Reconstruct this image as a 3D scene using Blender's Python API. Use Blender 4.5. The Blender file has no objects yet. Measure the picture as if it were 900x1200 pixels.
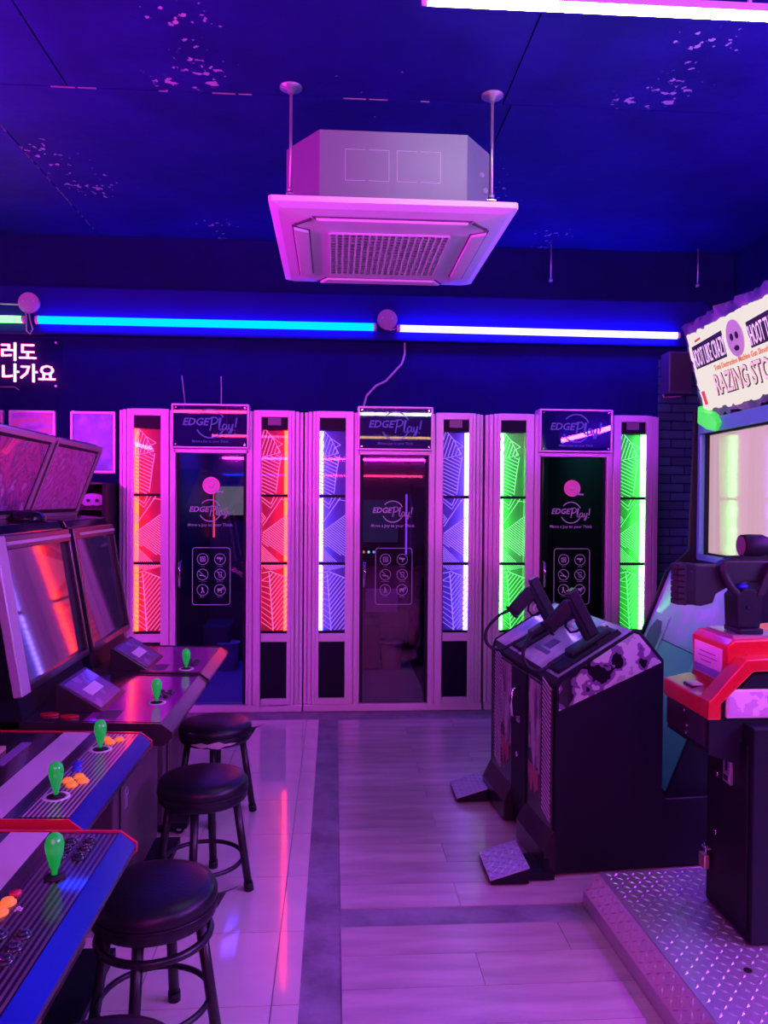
import bpy, bmesh, math, random
from mathutils import Vector, Matrix
random.seed(7)
S = bpy.context.scene
COL = S.collection
R = math.radians

# ------------------------------------------------------------------ camera
def make_camera():
    yaw, pitch, roll, H = R(3.693), R(0.929), R(0.4), 1.5
    cy, sy, cp, sp = math.cos(yaw), math.sin(yaw), math.cos(pitch), math.sin(pitch)
    f = Vector((sy*cp, cy*cp, -sp)); r = Vector((cy, -sy, 0)); u = r.cross(f)
    c, s = math.cos(roll), math.sin(roll)
    r2 = r*c + u*s; u2 = u*c - r*s
    cd = bpy.data.cameras.new('camera'); co = bpy.data.objects.new('camera', cd)
    COL.objects.link(co)
    m = Matrix.Identity(4)
    for i in range(3):
        m[i][0] = r2[i]; m[i][1] = u2[i]; m[i][2] = -f[i]
    m[0][3], m[1][3], m[2][3] = 0, 0, H
    co.matrix_world = m
    cd.sensor_fit = 'VERTICAL'; cd.sensor_height = 36.0; cd.lens = 36.0*900/1200
    cd.clip_start = 0.05; cd.clip_end = 60
    S.camera = co
make_camera()

# ------------------------------------------------------------------ world, exposure
w = bpy.data.worlds.new('world'); S.world = w; w.use_nodes = True
w.node_tree.nodes['Background'].inputs[0].default_value = (0.02, 0.008, 0.05, 1)
w.node_tree.nodes['Background'].inputs[1].default_value = 0.3
S.view_settings.view_transform = 'Standard'; S.view_settings.look = 'None'
S.view_settings.exposure = 0.0; S.view_settings.gamma = 1.0
S.view_settings.use_curve_mapping = False
S.cycles.max_bounces = 8; S.cycles.transparent_max_bounces = 16
S.cycles.sample_clamp_indirect = 4.0; S.cycles.blur_glossy = 0.3
S.cycles.caustics_reflective = False; S.cycles.caustics_refractive = False

# tube colours (linear) and strengths: name -> (colour, strength)
TUBE = {
    'cyan':   ((0.0, 0.032, 1.0), 26.0),
    'violet': ((0.028, 0.024, 1.0), 60.0),
    'green':  ((0.10, 1.0, 0.12), 6.0),
    'pink':   ((0.74, 0.74, 0.86), 60.0),
    'red':    ((1.0, 0.03, 0.16), 60.0),
    'magenta':((0.90, 0.020, 0.80), 360.0),
    'purple': ((0.38, 0.022, 0.90), 360.0),
    'warm':   ((1.0, 0.55, 0.2), 12.0),
    'white':  ((0.75, 0.66, 0.80), 50.0),
}

# ------------------------------------------------------------------ materials
MATS = {}
def pmat(name, base, rough=0.5, metal=0.0, spec=0.5, coat=0.0, emit=None, es=0.0, var=0.0, vscale=8.0, bump=0.0, bscale=60.0, stretch=None, rvar=0.0):
    if name in MATS: return MATS[name]
    m = bpy.data.materials.new(name); m.use_nodes = True
    nt = m.node_tree; b = nt.nodes['Principled BSDF']
    b.inputs['Base Color'].default_value = (*base, 1)
    b.inputs['Roughness'].default_value = rough
    b.inputs['Metallic'].default_value = metal
    b.inputs['Specular IOR Level'].default_value = spec
    b.inputs['Coat Weight'].default_value = coat
    b.inputs['Coat Roughness'].default_value = 0.06
    if emit:
        b.inputs['Emission Color'].default_value = (*emit, 1)
        b.inputs['Emission Strength'].default_value = es
    if var or bump or rvar:
        tc = nt.nodes.new('ShaderNodeTexCoord'); mp = nt.nodes.new('ShaderNodeMapping')
        nt.links.new(tc.outputs['Object'], mp.inputs[0])
        if stretch: mp.inputs['Scale'].default_value = stretch
    if var:
        n = nt.nodes.new('ShaderNodeTexNoise'); n.inputs['Scale'].default_value = vscale; n.inputs['Detail'].default_value = 6
        nt.links.new(mp.outputs[0], n.inputs[0])
        mr = nt.nodes.new('ShaderNodeMapRange'); mr.inputs[1].default_value = 0.3; mr.inputs[2].default_value = 0.7
        mr.inputs[3].default_value = 1-var; mr.inputs[4].default_value = 1+var
        nt.links.new(n.outputs[0], mr.inputs[0])
        mx = nt.nodes.new('ShaderNodeVectorMath'); mx.operation = 'SCALE'; mx.inputs[0].default_value = base
        nt.links.new(mr.outputs[0], mx.inputs['Scale']); nt.links.new(mx.outputs[0], b.inputs['Base Color'])
        if rvar:
            m2 = nt.nodes.new('ShaderNodeMapRange'); m2.inputs[1].default_value = 0.3; m2.inputs[2].default_value = 0.7
            m2.inputs[3].default_value = max(0.02, rough-rvar); m2.inputs[4].default_value = rough+rvar
            nt.links.new(n.outputs[0], m2.inputs[0]); nt.links.new(m2.outputs[0], b.inputs['Roughness'])
    if bump:
        n2 = nt.nodes.new('ShaderNodeTexNoise'); n2.inputs['Scale'].default_value = bscale; n2.inputs['Detail'].default_value = 4
        nt.links.new(mp.outputs[0], n2.inputs[0])
        bp = nt.nodes.new('ShaderNodeBump'); bp.inputs['Strength'].default_value = bump; bp.inputs['Distance'].default_value = 0.01
        nt.links.new(n2.outputs[0], bp.inputs['Height']); nt.links.new(bp.outputs[0], b.inputs['Normal'])
    MATS[name] = m
    return m

def emat(name, colour, strength):
    if name in MATS: return MATS[name]
    m = bpy.data.materials.new(name); m.use_nodes = True; nt = m.node_tree; nt.nodes.clear()
    e = nt.nodes.new('ShaderNodeEmission'); o = nt.nodes.new('ShaderNodeOutputMaterial')
    e.inputs[0].default_value = (*colour, 1); e.inputs[1].default_value = strength
    nt.links.new(e.outputs[0], o.inputs[0]); MATS[name] = m
    return m

def glassmat(name, tint, ior=1.5, rough=0.02, gloss=(1, 1, 1)):
    """thin sheet: tinted see-through with a Fresnel reflection"""
    if name in MATS: return MATS[name]
    m = bpy.data.materials.new(name); m.use_nodes = True; nt = m.node_tree; nt.nodes.clear()
    t = nt.nodes.new('ShaderNodeBsdfTransparent'); t.inputs[0].default_value = (*tint, 1)
    g = nt.nodes.new('ShaderNodeBsdfGlossy'); g.inputs['Roughness'].default_value = rough; g.inputs[0].default_value = (*gloss, 1)
    f = nt.nodes.new('ShaderNodeFresnel'); f.inputs[0].default_value = ior
    x = nt.nodes.new('ShaderNodeMixShader'); o = nt.nodes.new('ShaderNodeOutputMaterial')
    nt.links.new(f.outputs[0], x.inputs[0]); nt.links.new(t.outputs[0], x.inputs[1]); nt.links.new(g.outputs[0], x.inputs[2])
    nt.links.new(x.outputs[0], o.inputs[0]); MATS[name] = m
    return m

def rampmat(name, stops, scale=6.0, rough=0.3, coat=0.0, detail=4.0, constant=True, emit=0.0, tex='noise', stretch=(1, 1, 1), distortion=0.0):
    """printed artwork: a noise pushed through a colour ramp"""
    if name in MATS: return MATS[name]
    m = bpy.data.materials.new(name); m.use_nodes = True; nt = m.node_tree; b = nt.nodes['Principled BSDF']
    b.inputs['Roughness'].default_value = rough; b.inputs['Coat Weight'].default_value = coat; b.inputs['Coat Roughness'].default_value = 0.05
    tc = nt.nodes.new('ShaderNodeTexCoord'); mp = nt.nodes.new('ShaderNodeMapping'); mp.inputs['Scale'].default_value = stretch
    nt.links.new(tc.outputs['Object'], mp.inputs[0])
    if tex == 'noise':
        n = nt.nodes.new('ShaderNodeTexNoise'); n.inputs['Scale'].default_value = scale; n.inputs['Detail'].default_value = detail
        n.inputs['Distortion'].default_value = distortion
    else:
        n = nt.nodes.new('ShaderNodeTexWave'); n.inputs['Scale'].default_value = scale; n.bands_direction = tex.upper()
        n.inputs['Distortion'].default_value = distortion
    nt.links.new(mp.outputs[0], n.inputs[0])
    r = nt.nodes.new('ShaderNodeValToRGB'); cr = r.color_ramp; cr.interpolation = 'CONSTANT' if constant else 'LINEAR'
    while len(cr.elements) < len(stops): cr.elements.new(0.5)
    for e, (p, c) in zip(cr.elements, stops): e.position = p; e.color = (*c, 1)
    nt.links.new(n.outputs['Fac' if tex == 'noise' else 'Fac'], r.inputs[0])
    nt.links.new(r.outputs[0], b.inputs['Base Color'])
    if emit:
        nt.links.new(r.outputs[0], b.inputs['Emission Color']); b.inputs['Emission Strength'].default_value = emit
    MATS[name] = m
    return m

def randomised(m, amount):
    """vary the base colour a little from one object to the next"""
    nt = m.node_tree; b = nt.nodes['Principled BSDF']
    oi = nt.nodes.new('ShaderNodeObjectInfo'); mr = nt.nodes.new('ShaderNodeMapRange')
    mr.inputs[3].default_value = 1-amount; mr.inputs[4].default_value = 1+amount
    nt.links.new(oi.outputs['Random'], mr.inputs[0])
    v = nt.nodes.new('ShaderNodeVectorMath'); v.operation = 'SCALE'
    if b.inputs['Base Color'].is_linked:
        nt.links.new(b.inputs['Base Color'].links[0].from_socket, v.inputs[0])
    else: v.inputs[0].default_value = b.inputs['Base Color'].default_value[:3]
    nt.links.new(mr.outputs[0], v.inputs['Scale']); nt.links.new(v.outputs[0], b.inputs['Base Color'])
    return m

def ceiling_paint():
    m = pmat('ceiling_paint', (0.010, 0.008, 0.135), rough=0.6, spec=0.10, bump=0.35, bscale=9, var=0.25, vscale=3)
    nt = m.node_tree; b = nt.nodes['Principled BSDF']
    tc = nt.nodes.new('ShaderNodeTexCoord')
    a = nt.nodes.new('ShaderNodeTexNoise'); a.inputs['Scale'].default_value = 26; a.inputs['Detail'].default_value = 8
    c = nt.nodes.new('ShaderNodeTexNoise'); c.inputs['Scale'].default_value = 1.3
    for n in (a, c): nt.links.new(tc.outputs['Object'], n.inputs[0])
    ad = nt.nodes.new('ShaderNodeMath'); ad.operation = 'MULTIPLY'
    nt.links.new(a.outputs[0], ad.inputs[0]); nt.links.new(c.outputs[0], ad.inputs[1])
    mr = nt.nodes.new('ShaderNodeMapRange'); mr.inputs[1].default_value = 0.415; mr.inputs[2].default_value = 0.43
    nt.links.new(ad.outputs[0], mr.inputs[0])
    mx = nt.nodes.new('ShaderNodeMix'); mx.data_type = 'RGBA'
    nt.links.new(mr.outputs[0], mx.inputs[0])
    nt.links.new(b.inputs['Base Color'].links[0].from_socket, mx.inputs[6])
    mx.inputs[7].default_value = (0.42, 0.38, 0.40, 1)
    nt.links.new(mx.outputs[2], b.inputs['Base Color'])
    return m

M_black = pmat('black_laminate', (0.010, 0.012, 0.020), rough=0.5, spec=0.16)
M_blackgloss = pmat('black_gloss', (0.010, 0.009, 0.012), rough=0.12)
M_rubber = pmat('black_rubber', (0.012, 0.013, 0.016), rough=0.55, spec=0.25)
M_gun = pmat('gun_polymer', (0.012, 0.018, 0.022), rough=0.45, spec=0.3)
M_alu = pmat('booth_aluminium', (0.70, 0.66, 0.72), rough=0.38, metal=0.25, spec=0.5)
M_chrome = pmat('chrome', (0.8, 0.8, 0.82), rough=0.15, metal=1.0)
M_steel = pmat('brushed_steel', (0.55, 0.55, 0.58), rough=0.35, metal=0.8)
M_white = pmat('white_plastic', (0.75, 0.73, 0.74), rough=0.4)
M_acpanel = pmat('air_conditioner_plastic', (0.80, 0.78, 0.80), rough=0.42)
M_acbody = pmat('air_conditioner_sheet_metal', (0.16, 0.21, 0.20), rough=0.5, metal=0.2, var=0.06, vscale=4)
M_dark = pmat('dark_interior', (0.018, 0.015, 0.022), rough=0.6)
M_wall = pmat('dark_wall_paint', (0.007, 0.006, 0.085), rough=0.75, spec=0.04, bump=0.15, bscale=25, var=0.12, vscale=5)
M_brick = randomised(pmat('painted_brick', (0.025, 0.10, 0.11), rough=0.6, spec=0.2, bump=0.5, bscale=40), 0.25)
M_concrete = pmat('worn_concrete', (0.22, 0.20, 0.24), rough=0.55, var=0.35, vscale=7, bump=0.3, bscale=40)
M_tile = randomised(pmat('glazed_floor_tile', (0.66, 0.60, 0.54), rough=0.075, spec=0.9, var=0.06, vscale=6, rvar=0.025), 0.04)
M_plank = randomised(pmat('wood_plank', (0.46, 0.36, 0.36), rough=0.26, spec=0.5, var=0.2, vscale=2.2, stretch=(1.0, 7, 1), bump=0.05, bscale=8), 0.12)
M_screen = pmat('monitor_glass', (0.07, 0.055, 0.07), rough=0.05, spec=0.7, coat=0.6)
M_bezel = pmat('monitor_bezel_plastic', (0.45, 0.38, 0.44), rough=0.3)
M_mask = pmat('dark_bezel_plastic', (0.026, 0.02, 0.026), rough=0.25)
M_cabwood = pmat('cabinet_wood', (0.10, 0.055, 0.07), rough=0.4, var=0.2, vscale=5, stretch=(4, 4, 0.6))
M_lip = pmat('lip_blue_reflection', (0.004, 0.003, 0.20), rough=0.22)  # reflected blue light put into the lip's base colour
M_redlit = pmat('red_lit_gloss', (0.55, 0.02, 0.04), rough=0.2, coat=0.5)  # red LED reflection on the deck ends put into the base colour
M_green = pmat('green_joystick_plastic', (0.01, 0.45, 0.05), rough=0.2, coat=0.4, emit=(0.0, 0.42, 0.035), es=0.5)  # glow added to make up for room light lacking green
M_orange = pmat('orange_button_plastic', (0.95, 0.32, 0.04), rough=0.3, emit=(1.0, 0.24, 0.03), es=0.45)  # glow added here too, against the magenta room light
M_bluebtn = pmat('blue_button_plastic', (0.04, 0.06, 0.5), rough=0.25)
M_vinyl = pmat('stool_vinyl', (0.010, 0.008, 0.014), rough=0.36, spec=0.35, bump=0.1, bscale=120)
M_stoolmetal = pmat('stool_painted_steel', (0.012, 0.010, 0.014), rough=0.35)
M_foam = pmat('torn_foam', (0.5, 0.42, 0.4), rough=0.9)
M_red = pmat('red_console_plastic', (0.58, 0.008, 0.02), rough=0.28, coat=0.3)
M_tread = pmat('tread_plate_steel', (0.62, 0.56, 0.64), rough=0.40, metal=0.8)
M_paper = pmat('white_paper', (0.8, 0.74, 0.78), rough=0.7)
M_teal = pmat('teal_painted_metal', (0.09, 0.48, 0.50), rough=0.35)
M_tealart = rampmat('teal_battle_print', [(0.0, (0.08, 0.40, 0.42)), (0.42, (0.16, 0.46, 0.52)), (0.55, (0.30, 0.30, 0.70)), (0.66, (0.45, 0.48, 0.50))], scale=7, rough=0.3, coat=0.3, constant=False)
M_speakerlit = pmat('speaker_frame_green_lit', (0.25, 0.75, 0.60), rough=0.4)  # green LED light from the right booth put into the plate colour
M_frost = pmat('frosted_lettering', (0.36, 0.36, 0.48), rough=0.7, emit=(0.3, 0.25, 0.8), es=0.06)
M_signletter = pmat('sign_lettering', (0.10, 0.11, 0.40), rough=0.7, emit=(0.10, 0.10, 0.8), es=0.22)
M_pinkbadge = pmat('pink_badge', (0.8, 0.12, 0.45), rough=0.6, emit=(0.7, 0.08, 0.5), es=0.2)
M_smoke = pmat('dark_smoked_panel', (0.006, 0.005, 0.02), rough=0.4, spec=0.12)
M_pane = glassmat('clear_acrylic', (0.95, 0.95, 0.95), ior=1.45)
M_door = glassmat('smoked_door_glass', (0.66, 0.64, 0.70), ior=1.65)
M_signface = glassmat('sign_acrylic', (0.55, 0.55, 0.7), ior=1.6)

# ------------------------------------------------------------------ mesh helper
class MB:
    def __init__(s): s.v = []; s.f = []; s.mi = []; s.sm = []
    def add(s, vs, fs, mi=0, smooth=False):
        o = len(s.v); s.v += [tuple(p) for p in vs]
        for f in fs: s.f.append([i+o for i in f]); s.mi.append(mi); s.sm.append(smooth)
        return s
    def box(s, x0, x1, y0, y1, z0, z1, mi=0):
        v = [(x, y, z) for z in (z0, z1) for y in (y0, y1) for x in (x0, x1)]
        return s.add(v, [(0, 2, 3, 1), (4, 5, 7, 6), (0, 1, 5, 4), (2, 6, 7, 3), (0, 4, 6, 2), (1, 3, 7, 5)], mi)
    def prism(s, pts, axis, a, b, mi=0, smooth=False):
        def mk(p, t):
            return (t, p[0], p[1]) if axis == 'x' else (p[0], t, p[1]) if axis == 'y' else (p[0], p[1], t)
        n = len(pts); v = [mk(p, a) for p in pts]+[mk(p, b) for p in pts]
        s.add(v, [tuple(range(n)), tuple(range(2*n-1, n-1, -1))], mi)
        o = len(s.v)-2*n
        for i in range(n):
            j = (i+1) % n; s.f.append([o+i, o+j, o+n+j, o+n+i]); s.mi.append(mi); s.sm.append(smooth)
        return s
    def tube(s, path, r, n=8, closed=False, mi=0, radii=None):
        P = [Vector(p) for p in path]; m = len(P); rings = []
        up = None
        for i in range(m):
            if closed: t = P[(i+1) % m]-P[(i-1) % m]
            else: t = P[min(i+1, m-1)]-P[max(i-1, 0)]
            t.normalize()
            if up is None:
                up = Vector((0, 0, 1)) if abs(t.z) < 0.9 else Vector((1, 0, 0))
            a = t.cross(up); a.normalize(); b = a.cross(t); b.normalize(); up = b
            rr = radii[i] if radii else r
            rings.append([P[i]+a*math.cos(2*math.pi*k/n)*rr+b*math.sin(2*math.pi*k/n)*rr for k in range(n)])
        o = len(s.v); s.v += [tuple(p) for q in rings for p in q]
        for i in range(m if closed else m-1):
            i2 = (i+1) % m
            for k in range(n):
                k2 = (k+1) % n
                s.f.append([o+i*n+k, o+i*n+k2, o+i2*n+k2, o+i2*n+k]); s.mi.append(mi); s.sm.append(True)
        if not closed:
            for i in (0, m-1):
                s.f.append([o+i*n+k for k in range(n)]); s.mi.append(mi); s.sm.append(False)
        return s
    def cyl(s, p0, p1, r0, r1=None, n=16, mi=0):
        r1 = r0 if r1 is None else r1
        return s.tube([p0, p1], r0, n, False, mi, [r0, r1])
    def lathe(s, prof, n=24, c=(0, 0, 0), mi=0):
        o = len(s.v); m = len(prof)
        for r, z in prof:
            for k in range(n):
                a = 2*math.pi*k/n; s.v.append((c[0]+r*math.cos(a), c[1]+r*math.sin(a), c[2]+z))
        for i in range(m-1):
            for k in range(n):
                k2 = (k+1) % n
                s.f.append([o+i*n+k, o+i*n+k2, o+(i+1)*n+k2, o+(i+1)*n+k]); s.mi.append(mi); s.sm.append(True)
        for i in (0, m-1):
            if prof[i][0] > 1e-6: s.f.append([o+i*n+k for k in range(n)]); s.mi.append(mi); s.sm.append(False)
        return s
    def line(s, a, b, wd, y0, y1, mi=0):
        """flat bar in the xz plane between a and b, from y0 to y1"""
        ax, az = a; bx, bz = b; dx, dz = bx-ax, bz-az; L = math.hypot(dx, dz)
        if L < 1e-5: return s
        nx, nz = -dz/L*wd/2, dx/L*wd/2
        return s.prism([(ax-nx, az-nz), (bx-nx, bz-nz), (bx+nx, bz+nz), (ax+nx, az+nz)], 'y', y0, y1, mi)
    def poly(s, pts, wd, y0, y1, closed=False):
        q = list(pts)+([pts[0]] if closed else [])
        for a, b in zip(q, q[1:]): s.line(a, b, wd, y0, y1)
        return s
    def arc(s, c, r, a0, a1, wd, y0, y1, n=20):
        p = [(c[0]+r*math.cos(R(a0+(a1-a0)*i/n)), c[1]+r*math.sin(R(a0+(a1-a0)*i/n))) for i in range(n+1)]
        return s.poly(p, wd, y0, y1)
    pre = None; shift = 0.0
    def build(s, name, mats, parent=None, bevel=0.0, world=False, seg=2, kind=None):
        mats = mats if isinstance(mats, (list, tuple)) else [mats]
        me = bpy.data.meshes.new(name)
        v = s.v if MB.pre is None else [tuple(MB.pre @ Vector(p)) for p in s.v]
        if world and parent is not None:
            inv = world_of(parent).inverted(); v = [tuple(inv @ Vector((p[0]+MB.shift, p[1], p[2]))) for p in s.v]
        me.from_pydata(v, [], s.f)
        for m in mats: me.materials.append(m)
        me.polygons.foreach_set('material_index', s.mi); me.polygons.foreach_set('use_smooth', s.sm)
        bm = bmesh.new(); bm.from_mesh(me)
        bmesh.ops.remove_doubles(bm, verts=bm.verts, dist=1e-6)
        bmesh.ops.recalc_face_normals(bm, faces=bm.faces)
        if bevel:
            es = [e for e in bm.edges if len(e.link_faces) == 2 and e.calc_face_angle() > R(35)]
            bmesh.ops.bevel(bm, geom=es, offset=bevel, segments=seg, profile=0.6, affect='EDGES', clamp_overlap=True)
        bm.to_mesh(me); bm.free()
        return link(name, me, parent, kind)

def world_of(o):
    m = o.matrix_basis.copy(); p = o.parent
    while p: m = p.matrix_basis @ m; p = p.parent
    return m

def link(name, me, parent=None, kind=None):
    o = bpy.data.objects.new(name, me); COL.objects.link(o)
    if parent is not None: o.parent = parent
    if kind: o['kind'] = kind
    return o

def tag(o, label, cat, group=None):
    o['label'] = label; o['category'] = cat
    if group: o['group'] = group
    return o

def thing(name, label, cat, loc=(0, 0, 0), rotz=0.0, group=None):
    o = bpy.data.objects.new(name, None); COL.objects.link(o); o.empty_display_size = 0.05
    o.location = loc; o.rotation_euler = (0, 0, rotz)
    return tag(o, label, cat, group)

def copy_tree(o, parent=None):
    c = o.copy(); COL.objects.link(c)
    if parent is not None: c.parent = parent
    for ch in list(o.children): copy_tree(ch, c)
    return c

def labelled(o, text): o['label'] = text; return o

TEXTS = {}
def text(name, body, size, mat, parent, loc, rot=(math.pi/2, 0, 0), extrude=0.0006, shear=0.0, bold=0.0, align='CENTER', squeeze=1.0):
    key = (body, size, extrude, shear, bold, align, mat.name, squeeze)
    if key not in TEXTS:
        c = bpy.data.curves.new(name, 'FONT'); c.body = body; c.size = size; c.extrude = extrude
        c.shear = shear; c.offset = bold*size; c.align_x = align; c.resolution_u = 2
        t = bpy.data.objects.new(name, c); COL.objects.link(t)
        dg = bpy.context.evaluated_depsgraph_get()
        me = bpy.data.meshes.new_from_object(t.evaluated_get(dg))
        bpy.data.objects.remove(t); bpy.data.curves.remove(c)
        me.name = name; me.materials.clear(); me.materials.append(mat)
        if squeeze != 1.0: me.transform(Matrix.Diagonal((squeeze, 1, 1, 1)))
        TEXTS[key] = me
    o = link(name, TEXTS[key], parent); o.location = loc; o.rotation_euler = rot
    return o

# ------------------------------------------------------------------ the room
XL, XR, YB, YF, ZC = -2.7, 2.92, 5.5, -6.5, 3.32
floor = MB().box(XL, XR, YF, 7.3, -0.12, -0.004).build('floor', M_concrete, None, kind='structure')
def slab(name, mat, x0, x1, y0, y1, z0, z1, parent):
    cx, cy = (x0+x1)/2, (y0+y1)/2
    o = MB().box(x0-cx, x1-cx, y0-cy, y1-cy, z0, z1).build(name, mat, parent)
    o.location = (cx, cy, 0); return o
g = 0.0016
ty = [5.22]; 
k = 2.265+0.39*7
while k > -0.2: ty.append(k); k -= 0.39
tx = [-0.095, -0.178]
while tx[-1] > XL: tx.append(max(XL, tx[-1]-0.405))
for a, b in zip(ty, ty[1:]):
    for c, d in zip(tx, tx[1:]): slab('tile', M_tile, d+g, c-g, b+g, a-g, -0.006, 0.0, floor)
def plank_rows(y1, y0, first):
    i = first; y = y1
    while y > y0+0.02:
        yy = max(y0, y-0.172)
        j = [0.03, 0.475, 1.675, 2.875, XR] if i % 2 else [0.03, 1.075, 2.275, XR]
        if i % 4 == 0: j = [0.03, 0.8, 2.0, XR]
        for a, b in zip(j, j[1:]): slab('plank', M_plank, a+0.001, b-0.001, yy+0.001, y-0.001, -0.006, 0.0, floor)
        y = yy; i += 1
plank_rows(5.2, 2.78, 0)
plank_rows(2.67, -0.2, 0)

ceil = MB().box(XL, XR, YF, YB+0.1, ZC+0.012, ZC+0.1).build('ceiling', ceiling_paint(), None, kind='structure')
M_ceil = MATS['ceiling_paint']
def board(x0, x1, y0, y1):
    slab('ceiling_panel', M_ceil, x0+0.004, x1-0.004, y0+0.004, y1-0.004, ZC, ZC+0.0125, ceil)
for y0, y1, seams in ((3.52, YB, (XL, -1.64, 0.80, XR)), (1.1, 3.52, (XL, -1.19, 0.76, XR)), (-1.3, 1.1, (XL, -1.6, 0.2, XR)), (-3.7, -1.3, (XL, -0.5, 1.5, XR)), (YF, -3.7, (XL, -1.2, 1.1, XR))):
    for a, b in zip(seams, seams[1:]): board(a, b, y0, y1)
def flake_line(a, b, n, w):
    m = MB(); random.seed(int(abs(a[0]*100))+n)
    for i in range(n):
        if random.random() < 0.35: continue
        t0 = i/n; t1 = t0+random.uniform(0.3, 0.9)/n
        p = [a[0]+(b[0]-a[0])*t0, a[1]+(b[1]-a[1])*t0]; q = [a[0]+(b[0]-a[0])*t1, a[1]+(b[1]-a[1])*t1]
        L = math.hypot(q[0]-p[0], q[1]-p[1]); nx, ny = -(q[1]-p[1])/L*w, (q[0]-p[0])/L*w
        m.prism([(p[0]-nx*random.random(), p[1]-ny*random.random()), (q[0]-nx*.3, q[1]-ny*.3), (q[0]+nx*random.random(), q[1]+ny*random.random()), (p[0]+nx*.3, p[1]+ny*.3)], 'z', ZC-0.004, ZC+0.002)
    return m
M_flake = pmat('peeling_paint_edge', (0.22, 0.20, 0.20), rough=0.6)
fl = flake_line((-1.5, 3.52), (0.5, 3.52), 17, 0.004); f2 = flake_line((-1.64, 3.6), (-1.64, 5.4), 24, 0.004)
fl.add(f2.v, f2.f)
o = fl.build('paint_flakes', M_flake, ceil); o['kind'] = 'stuff'

# back wall with the opening the booths are set into
OX0, OX1, OZ = -1.50, 2.355, 2.125
wb = MB()
wb.box(XL, OX0, YB, YB+0.12, 0, ZC+0.012); wb.box(OX1, XR, YB, YB+0.12, 0, ZC+0.012); wb.box(OX0, OX1, YB, YB+0.12, OZ, ZC+0.012)
wall_back = wb.build('wall_back', M_wall, None, kind='structure')
bm_ = MB().box(-0.098, 0.098, -0.012, 0.003, -0.0285, 0.0285).build('brick', M_brick, wall_back, bevel=0.003, seg=1)
brick_mesh = bm_.data; bpy.data.objects.remove(bm_)
half = MB().box(-0.047, 0.047, -0.012, 0.003, -0.0285, 0.0285).build('brick', M_brick, wall_back, bevel=0.003, seg=1)
half_mesh = half.data; bpy.data.objects.remove(half)
for r_ in range(34):
    z = 0.95+0.065*r_
    if z > 2.56: break
    xs = [(2.459, brick_mesh), (2.663, brick_mesh), (2.82, half_mesh)] if r_ % 2 == 0 else [(2.408, half_mesh), (2.561, brick_mesh), (2.765, brick_mesh)]
    for x, me in xs:
        b = link('brick', me, wall_back); b.location = (x, YB+random.uniform(-0.002, 0.001), z)
MB().box(XL-0.12, XL, YF, 7.3, -0.12, ZC+0.1).build('wall_left', M_wall, None, kind='structure')
MB().box(XR, XR+0.12, YF, 7.3, -0.12, ZC+0.1).build('wall_right', M_wall, None, kind='structure')
MB().box(XL, XR, YF-0.12, YF, -0.12, ZC+0.1).build('wall_front', pmat('front_wall_paint', (0.12, 0.10, 0.14), rough=0.7), None, kind='structure')

# boxed-in fascia that carries the light tubes, with a rounded lower and right-hand edge
fx = MB(); pts = [(XL, 2.62), (2.66, 2.62), (2.70, 2.63), (2.715, 2.66), (2.715, 2.88), (2.70, 2.925), (2.65, 2.95), (XL, 2.95)]
fx.prism(pts, 'y', 5.42, YB)
fascia = fx.build('trim_1', pmat('fascia_paint_blue_glow', (0.006, 0.005, 0.13), rough=0.6, spec=0.1, var=0.08, vscale=3), None, bevel=0.015, kind='structure')  # bluer than the wall paint: the tubes' glow put into the colour

# ------------------------------------------------------------------ light tubes
def light_tube(col, p0, p1, label, r=0.017, group=None, strength=1.0):
    c, s = TUBE[col]
    mid = [(a+b)/2 for a, b in zip(p0, p1)]
    root = thing('light_tube', label, 'light', mid, 0, group)
    q0 = [a-b for a, b in zip(p0, mid)]; q1 = [a-b for a, b in zip(p1, mid)]
    d = Vector(q1)-Vector(q0); L = d.length; d.normalize()
    a = Vector(q0)+d*0.02; b = Vector(q1)-d*0.02
    MB().tube([a, b], r, 12).build('glowing_tube', emat('tube_glow_%s_%d' % (col, int(strength*100)), c, s*strength), root)
    for e, f in ((Vector(q0), a), (b, Vector(q1))):
        MB().tube([e, f], r*1.08, 12).build('end_cap', M_white, root)
    return root
def tube_clips(root, offs, wall_dir, gap):
    for o_ in offs:
        v = [o_[i] for i in range(3)]; w_ = [v[i]+wall_dir[i]*gap for i in range(3)]
        MB().cyl(v, w_, 0.008, n=8).build('mounting_clip', M_white, root)
t = light_tube('cyan', (-2.03, 5.375, 2.703), (0.285, 5.375, 2.703), 'long cyan blue light tube on the fascia above the booths', r=0.027)
tube_clips(t, [(-1.0, 0.0, 0), (0, 0.0, 0), (1.0, 0.0, 0)], (0, 1, 0), 0.047)
t = light_tube('violet', (0.43, 5.375, 2.698), (2.46, 5.375, 2.688), 'white glowing light tube on the fascia above the right booth', r=0.024)
tube_clips(t, [(-0.9, 0.0, 0.0), (0, 0.0, 0), (0.9, 0.0, 0)], (0, 1, 0), 0.047)
t = light_tube('green', (-2.66, 5.375, 2.703), (-2.10, 5.375, 2.703), 'short green light tube at the left end of the fascia', r=0.024)
tube_clips(t, [(0, 0.0, 0)], (0, 1, 0), 0.047)
t = light_tube('pink', (0.29, 2.66, 3.22), (1.62, 2.655, 3.22), 'pinkish white light tube hung under the ceiling above the aisle', r=0.016)
tube_clips(t, [(-0.5, 0, 0), (0.5, 0, 0)], (0, 0, 1), 0.10)
MB().prism([(-0.024, 0.004), (-0.020, 0.034), (0.020, 0.034), (0.024, 0.004), (0.018, 0.004), (0.017, 0.022), (-0.017, 0.022), (-0.018, 0.004)], 'x', -0.66, 0.66).build('batten_housing', M_white, t)
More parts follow.
